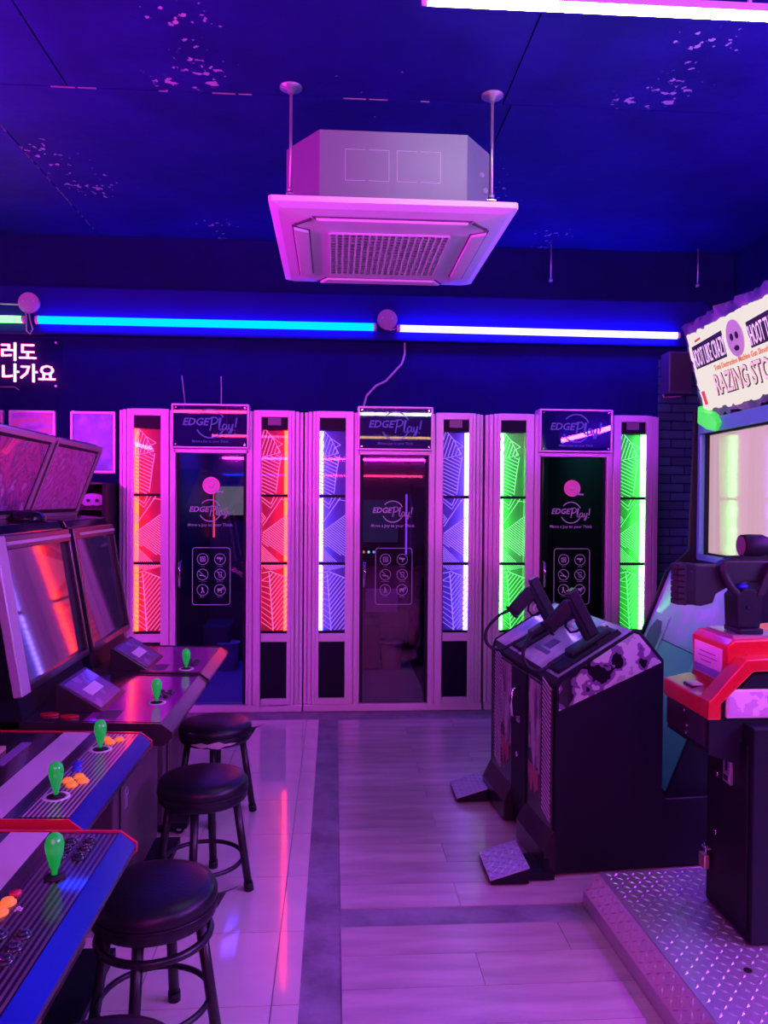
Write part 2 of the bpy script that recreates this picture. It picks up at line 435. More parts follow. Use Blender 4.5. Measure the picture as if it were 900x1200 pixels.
# the rest of the room's tubes, behind the camera, plus an added wall tube
def ctube(col, x0, x1, y, label, z=2.95, strength=1.0, r=0.02):
    t = light_tube(col, (x0, y, z), (x1, y, z), label, r=r, strength=strength)
    tube_clips(t, [(-abs(x1-x0)*0.35, 0, 0), (abs(x1-x0)*0.35, 0, 0)], (0, 0, 1), ZC-z)
ctube('red', -2.4, -0.9, -0.5, 'red light tube hung low behind the left machines', z=2.75)
ctube('white', 0.3, 1.5, -0.5, 'lilac white light tube hung low over the right side of the room', z=2.75)
ctube('warm', 0.2, 2.2, -4.4, 'warm white light tube far back over the right side', z=2.72)
ctube('red', -2.4, -0.4, -4.4, 'red light tube far back over the left side', z=2.72)
ctube('magenta', -1.8, 1.8, -2.4, 'long magenta light tube across the middle of the room behind', z=3.1, strength=0.6)
def wall_tube(col, x, y0, y1, z, dx, label, strength=1.0):
    t = light_tube(col, (x, y0, z), (x, y1, z), label, r=0.024, strength=strength)
    tube_clips(t, [(0, -abs(y1-y0)*0.35, 0), (0, abs(y1-y0)*0.35, 0)], (1 if dx > 0 else -1, 0, 0), abs(dx))
wall_tube('magenta', XL+0.10, -0.2, 3.75, 2.2, -0.10, 'magenta light tube along the left wall above the machines')
wall_tube('purple', XR-0.10, -0.2, 3.2, 2.25, 0.10, 'purple light tube along the right wall')
wall_tube('white', XR-0.06, 0.2, 1.8, 1.75, 0.06, 'unseen white light tube added on the right wall', strength=1.6)  # added lamp, whitens the pedestal side print and the right corner
for col, z, x0, x1, lb in (('magenta', 2.4, -2.5, 2.2, 'magenta light tube high on the front wall'), ('red', 2.03, -1.0, 2.0, 'red light tube lower on the front wall'), ('cyan', 2.03, -2.5, -1.1, 'blue light tube lower on the front wall')):
    t = light_tube(col, (x0, YF+0.06, z), (x1, YF+0.06, z), lb, strength=0.5)
    tube_clips(t, [(-0.5, 0, 0), (0.5, 0, 0)], (0, -1, 0), 0.06)

# round junction boxes with a loop of wire
def junction(x, z, label, wire):
    root = thing('junction_box', label, 'junction box', (x, 5.42, z))
    MB().tube([(0, 0, 0), (0, -0.03, 0)], 0.07, 24).build('lid', pmat('grey_box_plastic', (0.34, 0.32, 0.36), rough=0.5), root)
    MB().tube([(0, -0.03, 0), (0, -0.034, 0)], 0.058, 24).build('cover_disc', MATS['grey_box_plastic'], root)
    for sx in (-0.035, 0.035): MB().tube([(sx, -0.034, 0.01), (sx, -0.038, 0.01)], 0.007, 8).build('screw', M_steel, root)
    MB().tube(wire, 0.005, 6).build('wire', pmat('grey_cable', (0.4, 0.4, 0.42), rough=0.5), root)
junction(-2.085, 2.822, 'round grey junction box between the green and cyan tubes',
         [(0.0, -0.02, -0.06), (0.012, -0.03, -0.12), (0.03, -0.035, -0.18), (0.012, -0.035, -0.215), (-0.012, -0.03, -0.19), (-0.012, -0.03, -0.11), (-0.02, -0.03, -0.06)])
junction(0.362, 2.762, 'round grey junction box between the cyan and white tubes',
         [(0.0, -0.02, -0.06), (0.02, -0.03, -0.075), (0.05, -0.04, -0.07), (0.065, -0.04, -0.065)])
t = tag(MB().tube([(-2.69, 5.41, 2.826), (-2.45, 5.41, 2.83), (-2.28, 5.41, 2.815), (-2.158, 5.41, 2.812)], 0.006, 6).build('cable', MATS['grey_cable']), 'thin grey cable running into the junction box by the green tube', 'cable')
for x, z0, lb in ((1.525, 3.06, 'threaded hanger rod at the ceiling edge, nearer the air conditioner'), (2.6, 3.05, 'threaded hanger rod at the ceiling edge, by the right corner')):
    root = thing('hanger_rod', lb, 'rod', (x, 5.40, ZC))
    MB().cyl((0, 0, 0), (0, 0, z0-ZC), 0.005, n=8).build('rod', M_steel, root)
    MB().cyl((0, 0, z0-ZC-0.004), (0, 0, z0-ZC+0.018), 0.014, n=6).build('nut', M_steel, root)

# cables above the booths
M_cable = MATS['grey_cable']
tag(MB().tube([(0.20, 5.52, 2.125), (0.205, 5.47, 2.17), (0.225, 5.475, 2.24), (0.29, 5.48, 2.31), (0.36, 5.485, 2.345), (0.42, 5.485, 2.41), (0.475, 5.485, 2.47), (0.495, 5.485, 2.54), (0.495, 5.485, 2.625)], 0.008, 8).build('power_cable', M_cable), 'grey cable curving up the wall from the middle booth', 'cable')
tag(MB().tube([(-1.05, 5.49, 2.13), (-1.06, 5.485, 2.24), (-1.075, 5.49, 2.36)], 0.004, 6).build('wire', M_cable), 'thin wire standing above the left booth sign, left of two', 'wire')
tag(MB().tube([(-0.80, 5.49, 2.13), (-0.80, 5.485, 2.25), (-0.802, 5.49, 2.36)], 0.004, 6).build('wire', M_cable), 'thin wire standing above the left booth sign, right of two', 'wire')

# wall speaker at the right
root = thing('wall_speaker', 'dark box speaker on the brick wall right of the green booth', 'speaker', (2.455, YB, 2.42))
MB().box(-0.085, 0.085, -0.16, -0.012, -0.15, 0.15).build('speaker_cabinet', pmat('speaker_black', (0.05, 0.05, 0.09), rough=0.4), root, bevel=0.008)
MB().box(-0.072, 0.072, -0.165, -0.158, -0.135, 0.135).build('speaker_grille', pmat('speaker_cloth', (0.03, 0.03, 0.05), rough=0.8, bump=0.5, bscale=300), root)
tag(MB().tube([(2.37, 5.43, 2.272), (2.38, 5.45, 2.258), (2.46, 5.455, 2.262), (2.52, 5.45, 2.268)], 0.006, 6).build('speaker_wire', M_cable), 'pale wire looped under the wall speaker', 'wire')

# ------------------------------------------------------------------ air conditioner
def air_conditioner():
    # the unit's panel spans x -0.28..0.765, y 3.20..4.37 at z 2.72
    cx, cy, zp = 0.2425, 3.775, 2.715
    root = thing('air_conditioner', 'white ceiling cassette air conditioner hung on rods above the aisle', 'air conditioner', (cx, cy, zp))
    hx, hy = 0.5225, 0.575
    # bevelled panel as a shallow tray
    p = MB()
    def ring(x, y, z, c):
        return [(-x+c, -y, z), (x-c, -y, z), (x, -y+c, z), (x, y-c, z), (x-c, y, z), (-x+c, y, z), (-x, y-c, z), (-x, -y+c, z)]
    R_ = [ring(hx-0.06, hy-0.06, 0.035, 0.02), ring(hx, hy, 0.035, 0.012), ring(hx, hy, 0.012, 0.012), ring(hx-0.035, hy-0.035, -0.004, 0.02), ring(hx-0.12, hy-0.12, -0.018, 0.05)]
    o = 0; vs = [q for rg in R_ for q in rg]; fs = []
    for i in range(len(R_)-1):
        for k_ in range(8): fs.append((i*8+k_, i*8+(k_+1) % 8, (i+1)*8+(k_+1) % 8, (i+1)*8+k_))
    fs.append(tuple(range(8))); fs.append(tuple(range(32, 40)))
    p.add(vs, fs); p.build('panel', M_acpanel, root)
    # intake grille: recessed dark field, frame and bars
    gx, gy = 0.27, 0.30
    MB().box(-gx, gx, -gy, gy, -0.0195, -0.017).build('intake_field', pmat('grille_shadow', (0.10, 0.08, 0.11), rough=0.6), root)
    gr = MB()
    for i in range(19): x = -gx+2*gx*i/18; gr.box(x-0.004, x+0.004, -gy, gy, -0.030, -0.0185)
    for i in range(17): y = -gy+2*gy*i/16; gr.box(-gx, gx, y-0.006, y+0.006, -0.027, -0.0185)
    o = gr.build('intake_grille', M_acpanel, root); o['kind'] = 'stuff'
    # four air vanes
    for sx, sy in ((0, -1), (0, 1), (-1, 0), (1, 0)):
        if sx == 0:
            MB().prism([(-0.33, sy*0.475), (0.33, sy*0.475), (0.29, sy*0.405), (-0.29, sy*0.405)], 'z', -0.030, -0.008).build('air_vane', M_acpanel, root, bevel=0.008)
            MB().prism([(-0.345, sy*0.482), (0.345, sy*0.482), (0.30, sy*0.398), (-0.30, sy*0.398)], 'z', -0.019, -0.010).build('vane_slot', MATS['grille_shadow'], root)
        else:
            MB().prism([(sx*0.43, -0.36), (sx*0.43, 0.36), (sx*0.365, 0.32), (sx*0.365, -0.32)], 'z', -0.030, -0.008).build('air_vane', M_acpanel, root, bevel=0.008)
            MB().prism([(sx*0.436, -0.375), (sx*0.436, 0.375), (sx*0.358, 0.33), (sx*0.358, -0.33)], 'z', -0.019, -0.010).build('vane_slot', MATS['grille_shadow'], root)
    for sx in (-1, 1):
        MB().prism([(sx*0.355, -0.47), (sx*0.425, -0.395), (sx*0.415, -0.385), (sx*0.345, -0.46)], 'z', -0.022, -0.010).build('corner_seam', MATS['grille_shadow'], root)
    # body with chamfered corners
    bx, by, c = 0.465, 0.50, 0.15
    MB().prism([(-bx+c, -by), (bx-c, -by), (bx, -by+c+0.05), (bx, by-c), (bx-c, by), (-bx+c, by), (-bx, by-c), (-bx, -by+c+0.05)], 'z', 0.035, 0.345).build('casing', M_acbody, root, bevel=0.004)
    for x0 in (-0.205, 0.015):
        k = MB(); x1 = x0+0.185; z0, z1 = 0.135, 0.265
        for a, b in (((x0, z1), (x0+0.085, z1)), ((x0+0.10, z1), (x1, z1)), ((x0, z0), (x0+0.085, z0)), ((x0+0.10, z0), (x1, z0)), ((x0, z0), (x0, z1)), ((x1, z0), (x1, z1))):
            k.line(a, b, 0.0022, -by-0.0015, -by+0.002)
        k.build('knockout_outline', pmat('knockout_edge', (0.42, 0.45, 0.45), rough=0.5), root)
    MB().prism([(-bx+0.03, 0.045), (-bx+0.07, 0.045), (-bx+0.07, 0.09), (-bx+0.03, 0.09)], 'y', -by+0.14, -by+0.12).build('drain_hole', M_black, root)
    for x, y, z in ((0.40, -by+0.10, 0.22), (0.42, -by+0.12, 0.16)):
        MB().cyl((x, y, z), (x-0.02, y+0.03, z), 0.012, n=12).build('pipe_stub', M_steel, root)
    zt = ZC-zp
    for sx, sy in ((-1, -1), (1, -1), (-1, 1), (1, 1)):
        x, y = sx*0.455-(0.0 if sx > 0 else -0.01), sy*0.33
        h = MB().cyl((x, y, 0.10), (x, y, zt), 0.007, n=10).build('hanging_rod', M_steel, root)
        MB().lathe([(0.05, 0), (0.05, -0.006), (0.02, -0.010), (0.012, -0.03)], 20, (x, y, zt)).build('ceiling_rose', M_steel, h)
        n_ = MB(); n_.cyl((x, y, 0.145), (x, y, 0.16), 0.014, n=6); n_.box(x-0.02 if sx < 0 else x-0.035, x+0.035 if sx < 0 else x+0.02, y-0.015, y+0.015, 0.13, 0.136)
        n_.build('hanger_bracket', M_steel, h)
air_conditioner()

# ------------------------------------------------------------------ neon sign
M_neon = emat('pink_neon', (1.0, 0.07, 0.22), 16.0)
root = thing('neon_sign', 'pink neon sign in Korean letters on the dark wall', 'neon sign', (-2.27, YB, 2.44))
MB().box(-0.38, 0.38, -0.035, -0.027, -0.20, 0.16).build('acrylic_board', glassmat('sign_board_acrylic', (0.93, 0.9, 0.93), ior=1.08), root)
for x in (-0.34, 0.34):
    for z in (-0.17, 0.13): MB().cyl((x, 0, z), (x, -0.038, z), 0.008, n=8).build('standoff', M_steel, root)
text('lettering', '안 눌러도', 0.135, M_neon, root, (0.215, -0.04, 0.01), bold=0.006, align='RIGHT', extrude=0.006)
text('lettering', '다 나가요', 0.135, M_neon, root, (0.345, -0.04, -0.135), bold=0.006, align='RIGHT', extrude=0.006)
MB().tube([(-0.36, -0.03, -0.185), (0.06, -0.03, -0.18), (0.09, -0.03, -0.2)], 0.004, 6).build('lead_wire', M_cable, root)

# ------------------------------------------------------------------ karaoke booths
def clip_poly(poly, a, d):
    """part of the line a+t*d inside a convex polygon"""
    t0, t1 = -1e9, 1e9; n = len(poly)
    ar = sum(poly[i][0]*poly[(i+1) % n][1]-poly[(i+1) % n][0]*poly[i][1] for i in range(n))
    s = 1 if ar > 0 else -1
    for i in range(n):
        p, q = poly[i], poly[(i+1) % n]
        nx, ny = -(q[1]-p[1])*s, (q[0]-p[0])*s
        den = nx*d[0]+ny*d[1]; num = nx*(p[0]-a[0])+ny*(p[1]-a[1])
        if abs(den) < 1e-9:
            if num > 0: return None
            continue
        t = num/den
        if den > 0: t0 = max(t0, t)
        else: t1 = min(t1, t)
    if t1-t0 < 0.006: return None
    return (a[0]+d[0]*t0, a[1]+d[1]*t0), (a[0]+d[0]*t1, a[1]+d[1]*t1)

def etched(panel, x0, x1, z0, z1, y):
    m = MB(); W, Hh = x1-x0, z1-z0
    P = lambda u, v: (x0+u*W, z1-v*Hh); K = 1.35
    def hatch(poly, ang, sp, wd):
        q = [P(*p) for p in poly]; d = (math.cos(R(ang)), math.sin(R(ang))); nrm = (-d[1], d[0])
        cs = [p[0]*nrm[0]+p[1]*nrm[1] for p in q]; c = min(cs)+sp*0.5
        while c < max(cs):
            sgm = clip_poly(q, (nrm[0]*c, nrm[1]*c), d)
            if sgm: m.line(*sgm, wd*K, y, y+0.0015)
            c += sp
    def edge(pts, wd): m.poly([P(*p) for p in pts], wd*K, y, y+0.0015)
    if panel == 0:      # lowest: a leaf
        edge([(0, .13), (.36, .10), (1, .20)], .005)
        edge([(.30, .12), (.36, .40), (.42, .72), (.47, 1)], .006)
        hatch([(0, 0), (1, 0), (1, .19), (.36, .09), (0, .12)], -38, .010, .0035)
        hatch([(.31, .12), (.36, .10), (1, .20), (1, .98), (.47, .98), (.42, .72), (.36, .40)], 52, .0225, .0050)
        for i in range(9):
            v = .26+.095*i; uu = .30+.17*(v-.12)/.88
            m.line(P(0, v-.02-.018*i), P(uu, min(v, .985)), .0050, y, y+0.0015)
        edge([(0, .24), (.31, .17)], .004)
    elif panel == 1:    # middle
        hatch([(.02, .40), (.75, .0), (1, 0), (1, .22), (.05, .55)], -8, .5, .004)
        edge([(.80, .0), (.05, .44)], .005); edge([(.0, .0), (.36, .11), (.48, .0)], .005); edge([(0, .05), (.36, .17), (.62, .0)], .004)
        edge([(0, .24), (.16, .32), (0, .40)], .004); edge([(0, .28), (.09, .32), (0, .36)], .003)
        edge([(.05, .55), (1, .27)], .004)
        hatch([(.04, .56), (1, .28), (1, .93), (.0, .70)], -37, .0145, .0048)
        hatch([(0, .73), (.12, .76), (.75, 1), (0, 1)], -44, .010, .0035)
    else:               # top
        edge([(0, .42), (.72, .35), (.42, .12), (.16, .0)], .004)
        hatch([(0, .40), (0, 0), (.16, .0), (.42, .14), (.70, .35)], 72, .0235, .0050)
        edge([(.76, .38), (.66, .62), (.55, .98)], .005)
        hatch([(0, .43), (.76, .37), (.66, .62), (.55, 1.0), (0, 1.0)], -25, .0235, .0052)
        edge([(.42, .12), (.80, .22), (.60, .26), (.72, .35)], .004)
    return m

SCRIPT = {   # hand-lettered "Play!" as strokes, unit height about 1
    'P': [[(0.12, 0.0), (0.30, 1.0)], [(0.05, 0.86), (0.25, 1.0), (0.55, 1.02), (0.72, 0.86), (0.62, 0.62), (0.40, 0.50), (0.24, 0.50)]],
    'l': [[(0.78, 0.12), (0.95, 0.98), (0.86, 1.0), (0.80, 0.5), (0.80, 0.12), (0.88, 0.04), (1.0, 0.16)]],
    'a': [[(1.36, 0.46), (1.20, 0.52), (1.06, 0.34), (1.08, 0.12), (1.20, 0.06), (1.34, 0.26), (1.38, 0.48), (1.34, 0.14), (1.42, 0.05), (1.54, 0.2)]],
    'y': [[(1.56, 0.50), (1.54, 0.22), (1.64, 0.08), (1.78, 0.26), (1.84, 0.52)], [(1.84, 0.52), (1.76, 0.0), (1.64, -0.26), (1.52, -0.24), (1.58, -0.08), (1.86, 0.12)]],
    '!': [[(2.14, 1.0), (2.03, 0.28)], [(1.985, 0.06), (2.0, 0.0)]],
}
def play_strokes(x, z, s, wd, y):
    m = MB()
    for ch in SCRIPT.values():
        for st in ch:
            m.tube([(x+p[0]*s, y, z+p[1]*s) for p in st], wd/2, 6)
    return m

def logo(parent, cx, z, s, y, mat, tagline, tz, tsize):
    """EDGE Play! with its broken ring; s is the ring radius"""
    for a0, a1 in ((25, 140), (205, 335)): MB().arc((cx, z), s, a0, a1, s*0.09, y, y+0.001).build('logo_ring', mat, parent)
    text('logo_word', 'EDGE', s*0.72, mat, parent, (cx-s*1.05, y, z-s*0.12), shear=0.25, bold=0.022)
    play_strokes(cx-s*0.12, z-s*0.5, s*0.92, s*0.11, y).build('logo_script', mat, parent)
    text('tagline', tagline, tsize, mat, parent, (cx, y, tz), bold=0.004)

def rules(parent, x0, x1, z0, z1, y, mat):
    m = MB(); c = 0.02; pts = []
    for (cx, cz, a) in ((x1-c, z1-c, 0), (x0+c, z1-c, 90), (x0+c, z0+c, 180), (x1-c, z0+c, 270)):
        for i in range(5): pts.append((cx+c*math.cos(R(a+i*22.5)), cz+c*math.sin(R(a+i*22.5))))
    m.poly(pts, 0.0045, y, y+0.001, closed=True)
    m.build('rules_frame', mat, parent)
    names = ('CCTV', 'CAMERA', 'NO SMOKING', 'NO FOOD', 'NO KICK', 'NO PETS')
    W, Hh = x1-x0, z1-z0; k = 0
    for row in range(3):
        for cl in range(2):
            cx = x0+W*(0.27 if cl == 0 else 0.73); cz = z1-Hh*(0.20+0.27*row); rr = 0.038
            i = MB(); i.arc((cx, cz), rr, 0, 360, 0.004, y, y+0.001, 24)
            if k == 0: i.poly([(cx-.014, cz-.016), (cx+.016, cz-.014), (cx+.014, cz+.016), (cx-.016, cz+.014)], .005, y, y+.001, True); i.arc((cx, cz), .007, 0, 360, .004, y, y+.001, 8)
            elif k == 1: i.line((cx-.022, cz+.008), (cx+.018, cz+.004), .014, y, y+.001); i.line((cx+.006, cz), (cx+.0, cz-.018), .007, y, y+.001)
            elif k == 2: i.line((cx-.022, cz-.004), (cx+.02, cz-.012), .008, y, y+.001); i.line((cx-.026, cz+.026), (cx+.026, cz-.026), .004, y, y+.001)
            elif k == 3: i.poly([(cx-.01, cz+.018), (cx-.006, cz-.018), (cx+.008, cz-.018), (cx+.012, cz+.018)], .004, y, y+.001, True); i.line((cx-.026, cz+.026), (cx+.026, cz-.026), .004, y, y+.001)
            elif k == 4: i.line((cx-.004, cz+.02), (cx, cz), .01, y, y+.001); i.line((cx, cz), (cx-.01, cz-.024), .006, y, y+.001); i.line((cx, cz), (cx+.012, cz-.022), .006, y, y+.001)
            else: i.line((cx-.018, cz+.0), (cx+.014, cz+.002), .018, y, y+.001); i.line((cx-.014, cz), (cx-.014, cz-.02), .005, y, y+.001); i.line((cx+.01, cz), (cx+.01, cz-.02), .005, y, y+.001); i.arc((cx+.02, cz+.012), .006, 0, 360, .006, y, y+.001, 8)
            i.build('rules_icon', mat, parent)
            text('icon_caption', names[k], 0.0095, mat, parent, (cx, y, cz-rr-0.014)); k += 1

BW = 1.27
def booth(x, led, line_col, fill_es, label, badge, glow):
    root = thing('karaoke_booth', label, 'karaoke booth', (x, 5.415, 0), 0, None)
    D = 1.6
    M_led = emat('led_strip_'+glow, *led)
    M_line = pmat('etched_acrylic_'+glow, (0.7, 0.7, 0.7), rough=0.5, emit=line_col, es=fill_es)
    M_back = pmat('light_box_back_'+glow, tuple(0.04+0.32*c for c in line_col), rough=0.5)
    # shell: side walls, back, roof and raised floor behind the front
    sh = MB()
    sh.box(0.012, 0.03, 0.10, D, 0, 2.10); sh.box(BW-0.03, BW-0.012, 0.10, D, 0, 2.10); sh.box(0.03, BW-0.03, D-0.02, D, 0, 2.10)
    sh.box(0.03, BW-0.03, 0.10, D-0.02, 2.08, 2.10)
    MB().box(0.03, BW-0.03, 0.10, D-0.02, 0.0, 0.035).build('carpet', pmat('booth_carpet', (0.14, 0.12, 0.40), rough=0.8), root)
    sh.box(0.365, 0.372, 0.10, D-0.02, 0.035, 2.08); sh.box(0.898, 0.905, 0.10, D-0.02, 0.035, 2.08)
    sh.build('shell', pmat('booth_inner_lining', (0.035, 0.028, 0.045), rough=0.5), root)
    MB().box(0.0, BW, 0.0, 0.10, 0.0, 0.05).build('base_rail', M_alu, root, bevel=0.004)
    for s in (0, 1):
        def X(v): return BW-v if s else v
        def bx(m, a, b, *r): m.box(min(X(a), X(b)), max(X(a), X(b)), *r)
        # ribbed corner post
        p = MB(); bx(p, 0.0, 0.022, 0.028, 0.10, 0.05, 2.11); bx(p, 0.022, 0.027, 0.034, 0.10, 0.05, 2.11); bx(p, 0.027, 0.052, 0.012, 0.10, 0.05, 2.113); bx(p, 0.052, 0.057, 0.02, 0.10, 0.05, 2.11); bx(p, 0.057, 0.08, 0.0, 0.10, 0.05, 2.116)
        p.build('corner_post', M_alu, root, bevel=0.002, seg=1)
        # tower frame
        f = MB()
        bx(f, 0.08, 0.105, -0.006, 0.10, 0.05, 2.116); bx(f, 0.29, 0.345, -0.006, 0.10, 0.05, 2.116)
        bx(f, 0.105, 0.29, -0.006, 0.10, 2.07, 2.116); bx(f, 0.105, 0.29, -0.006, 0.10, 0.495, 0.555); bx(f, 0.105, 0.29, -0.006, 0.10, 0.05, 0.095)
        tower = f.build('tower_frame', M_alu, root, bevel=0.003, seg=1)
        pl = MB(); bx(pl, 0.345, 0.352, 0.012, 0.10, 0.05, 2.11); bx(pl, 0.352, 0.375, -0.004, 0.10, 0.05, 2.11); pl.build('pilaster', M_alu, root, bevel=0.002, seg=1)
        # light box: back sheet, led strip, three etched sheets, dark bars
        b = MB(); bx(b, 0.105, 0.29, 0.075, 0.095, 0.56, 1.985); b.build('light_box_back', M_back, tower)
        for (z0, z1) in ((0.568, 1.037), (1.056, 1.512), (1.530, 1.982)):
            l = MB(); bx(l, 0.107, 0.132, 0.022, 0.034, z0+0.004, z1-0.004); l.build('led_strip', M_led, tower)
        xa, xb = min(X(0.107), X(0.289)), max(X(0.107), X(0.289))
        for i, (z0, z1) in enumerate(((0.568, 1.037), (1.056, 1.512), (1.530, 1.982))):
            MB().box(xa, xb, 0.010, 0.014, z0, z1).build('acrylic_sheet', M_pane, tower)
            etched(i, xa, xb, z0, z1, 0.0155).build('etched_pattern', M_line, tower)
        for zc in (0.562, 1.0465, 1.521): MB().box(xa, xb, 0.002, 0.03, zc-0.009, zc+0.009).build('dark_bar', M_black, tower)
        MB().box(xa, xb, 0.012, 0.03, 1.986, 2.07).build('head_panel', M_smoke, tower)
        if s: MB().box(X(0.245), X(0.155), 0.006, 0.013, 2.015, 2.068).build('vent_plate', pmat('vent_plate_grey', (0.2, 0.19, 0.22), rough=0.5), tower)
        MB().box(xa, xb, 0.012, 0.03, 0.096, 0.494).build('lower_panel', M_smoke, tower)
    # door
    df = MB(); df.box(0.375, 0.392, -0.01, 0.10, 0.05, 1.84); df.box(0.878, 0.895, -0.01, 0.10, 0.05, 1.84); df.box(0.375, 0.895, -0.01, 0.10, 1.815, 1.84)
    df.build('door_frame', M_alu, root, bevel=0.003, seg=1)
    dr = MB().box(0.395, 0.875, 0.02, 0.030, 0.055, 1.812).build('door', M_door, root)
    e = MB(); e.box(0.395, 0.415, 0.018, 0.032, 0.055, 1.812); e.box(0.855, 0.875, 0.018, 0.032, 0.055, 1.812); e.build('door_edge', M_black, dr)
    h = MB(); h.tube([(0.425, 0.02, 1.06), (0.425, -0.03, 1.05), (0.425, -0.035, 0.98), (0.425, -0.03, 0.89), (0.425, 0.02, 0.88)], 0.010, 10); h.build('handle', M_chrome, dr)
    yy = 0.016
    logo(dr, 0.625, 1.415, 0.075, yy, M_frost, 'Move a Joy to your Think', 1.305, 0.030)
    rules(dr, 0.505, 0.765, 0.755, 1.155, yy, M_frost)
    if badge:
        bd = MB(); bd.tube([(0.632, yy, 1.59), (0.632, yy-0.001, 1.59)], 0.060, 28)
        bd.build('round_badge', M_pinkbadge, dr)
        q = MB(); q.arc((0.632, 1.59), 0.045, 0, 360, 0.005, yy-0.003, yy-0.002); q.arc((0.632, 1.60), 0.022, 200, 500, 0.006, yy-0.003, yy-0.002); q.line((0.612, 1.575), (0.652, 1.575), 0.008, yy-0.003, yy-0.002); q.line((0.66, 1.55), (0.715, 1.545), 0.012, yy-0.002, yy-0.001)
        q.build('badge_drawing', M_frost, dr)
    # sign box over the door
    sb = MB(); sb.box(0.372, 0.898, -0.055, 0.25, 1.845, 1.856); sb.box(0.372, 0.898, -0.055, 0.25, 2.138, 2.15); sb.box(0.372, 0.384, -0.055, 0.25, 1.856, 2.138); sb.box(0.886, 0.898, -0.055, 0.25, 1.856, 2.138)
    sg = sb.build('sign_box', M_alu, root, bevel=0.002, seg=1)
    MB().box(0.384, 0.886, -0.03, -0.02, 1.856, 2.138).build('sign_back', pmat('sign_back_reflected_blue', (0.02, 0.02, 0.55), rough=0.35), sg)  # blue reflected from the ceiling put into the backing colour
    MB().box(0.384, 0.886, -0.050, -0.046, 1.856, 2.138).build('sign_face', M_signface, sg)
    logo(sg, 0.635, 2.015, 0.098, -0.053, M_signletter, 'Move a Joy to your Think', 1.885, 0.024)
    for (sx, sz) in ((0.40, 1.87), (0.87, 1.87), (0.40, 2.125), (0.87, 2.125)): MB().cyl((sx, -0.05, sz), (sx, -0.055, sz), 0.006, n=10).build('screw', M_chrome, sg)
    # inside: bench, wall screen, bar for an LED reflection
    bn = MB().box(0.375, 0.61, 1.15, 1.57, 0.035, 0.42).build('bench', pmat('bench_vinyl', (0.10, 0.05, 0.12), rough=0.4), root, bevel=0.02)
    return root
LINE = {'red': (1.0, 0.10, 0.32), 'violet': (0.22, 0.12, 1.0), 'green': (0.10, 1.0, 0.22)}
BX = (-1.492, -0.212, 1.075)
b1 = booth(BX[0], ((1.0, 0.020, 0.006), 24.0), LINE['red'], 1.25, 'left karaoke booth with red light strips and etched side panels', True, 'red')
b2 = booth(BX[1], ((0.22, 0.13, 1.0), 22.0), LINE['violet'], 1.2, 'middle karaoke booth with violet white light strips and etched side panels', False, 'violet')
b3 = booth(BX[2], ((0.13, 1.0, 0.15), 22.0), LINE['green'], 1.0, 'right karaoke booth with green light strips and etched side panels', True, 'green')
def booth_screen(b, x0, x1, z0, z1, col, es):
    s = MB().box(x0, x1, 1.53, 1.575, z0, z1).build('wall_screen', M_mask, b, bevel=0.004)
    MB().box(x0+0.012, x1-0.012, 1.524, 1.529, z0+0.012, z1-0.012).build('lit_screen', emat('booth_screen_%d' % int(x0*1000+es*100), col, es), s)
booth_screen(b1, 0.42, 0.87, 1.34, 1.62, (0.45, 0.40, 0.60), 0.5)  # added screen, stands in for a pale reflection in the door glass
booth_screen(b2, 0.42, 0.80, 1.10, 1.50, (0.12, 0.10, 0.55), 0.18)
booth_screen(b3, 0.40, 0.52, 1.42, 1.52, (0.5, 0.55, 0.7), 0.35)
MB().box(0.405, 0.42, 1.555, 1.578, 1.15, 1.60).build('reflected_led_bar', emat('inner_red', (1.0, 0.05, 0.15), 2.0), b1)  # glowing bar standing in for a red LED reflection in the door
MB().box(0.86, 0.875, 1.555, 1.578, 1.0, 1.55).build('reflected_led_bar', emat('inner_violet', (0.3, 0.05, 1.0), 2.0), b2)  # likewise for a violet LED reflection
MB().box(0.42, 0.85, 0.4, 1.0, 2.055, 2.075).build('inner_lamp', emat('inner_lamp_blue', (0.05, 0.03, 1.0), 45.0), b1)
MB().box(0.42, 0.85, 0.4, 1.0, 2.055, 2.075).build('inner_lamp', emat('inner_lamp_purple', (0.35, 0.10, 1.0), 6.0), b2)
MB().box(0.42, 0.85, 0.4, 1.0, 2.055, 2.075).build('inner_lamp', emat('inner_lamp_green', (0.05, 0.45, 0.35), 10.0), b3)
# song machine with key lights in the middle booth
sm_ = MB().box(0.40, 0.60, 1.44, 1.56, 0.96, 1.09).build('song_console', M_mask, b2, bevel=0.006)
for i, c in enumerate(((0.9, 0.8, 1.0), (1.0, 0.15, 0.1), (0.2, 0.9, 0.9), (0.2, 0.4, 1.0))):
    MB().cyl((0.43+0.045*i, 1.438, 1.03), (0.43+0.045*i, 1.445, 1.03), 0.012, n=10).build('key_light', emat('key_light_%d' % i, c, 2.0), sm_)
M_bin = pmat('waste_bin_plastic', (0.45, 0.40, 0.55), rough=0.45)
def waste_bin(x, y, label):
    root = thing('waste_bin', label, 'bin', (x, y, 0.035))
    MB().lathe([(0.0, 0.0), (0.078, 0.0), (0.096, 0.235), (0.092, 0.235), (0.074, 0.006), (0.0, 0.006)], 24).build('bucket', M_bin, root)
    MB().lathe([(0.095, 0.222), (0.104, 0.224), (0.104, 0.24), (0.093, 0.24)], 24).build('rim', M_bin, root)
waste_bin(-0.90, 6.62, 'round plastic bucket on the floor inside the left booth')
waste_bin(0.50, 6.62, 'round plastic bucket on the floor inside the middle booth')
for c_ in b2.children:
    if c_.name.startswith('door') and 'frame' not in c_.name:
        MB().box(0.437, 0.667, 0.033, 0.035, 0.70, 0.865).build('notice_sheet', pmat('lilac_paper', (0.5, 0.35, 0.7), rough=0.7), c_)

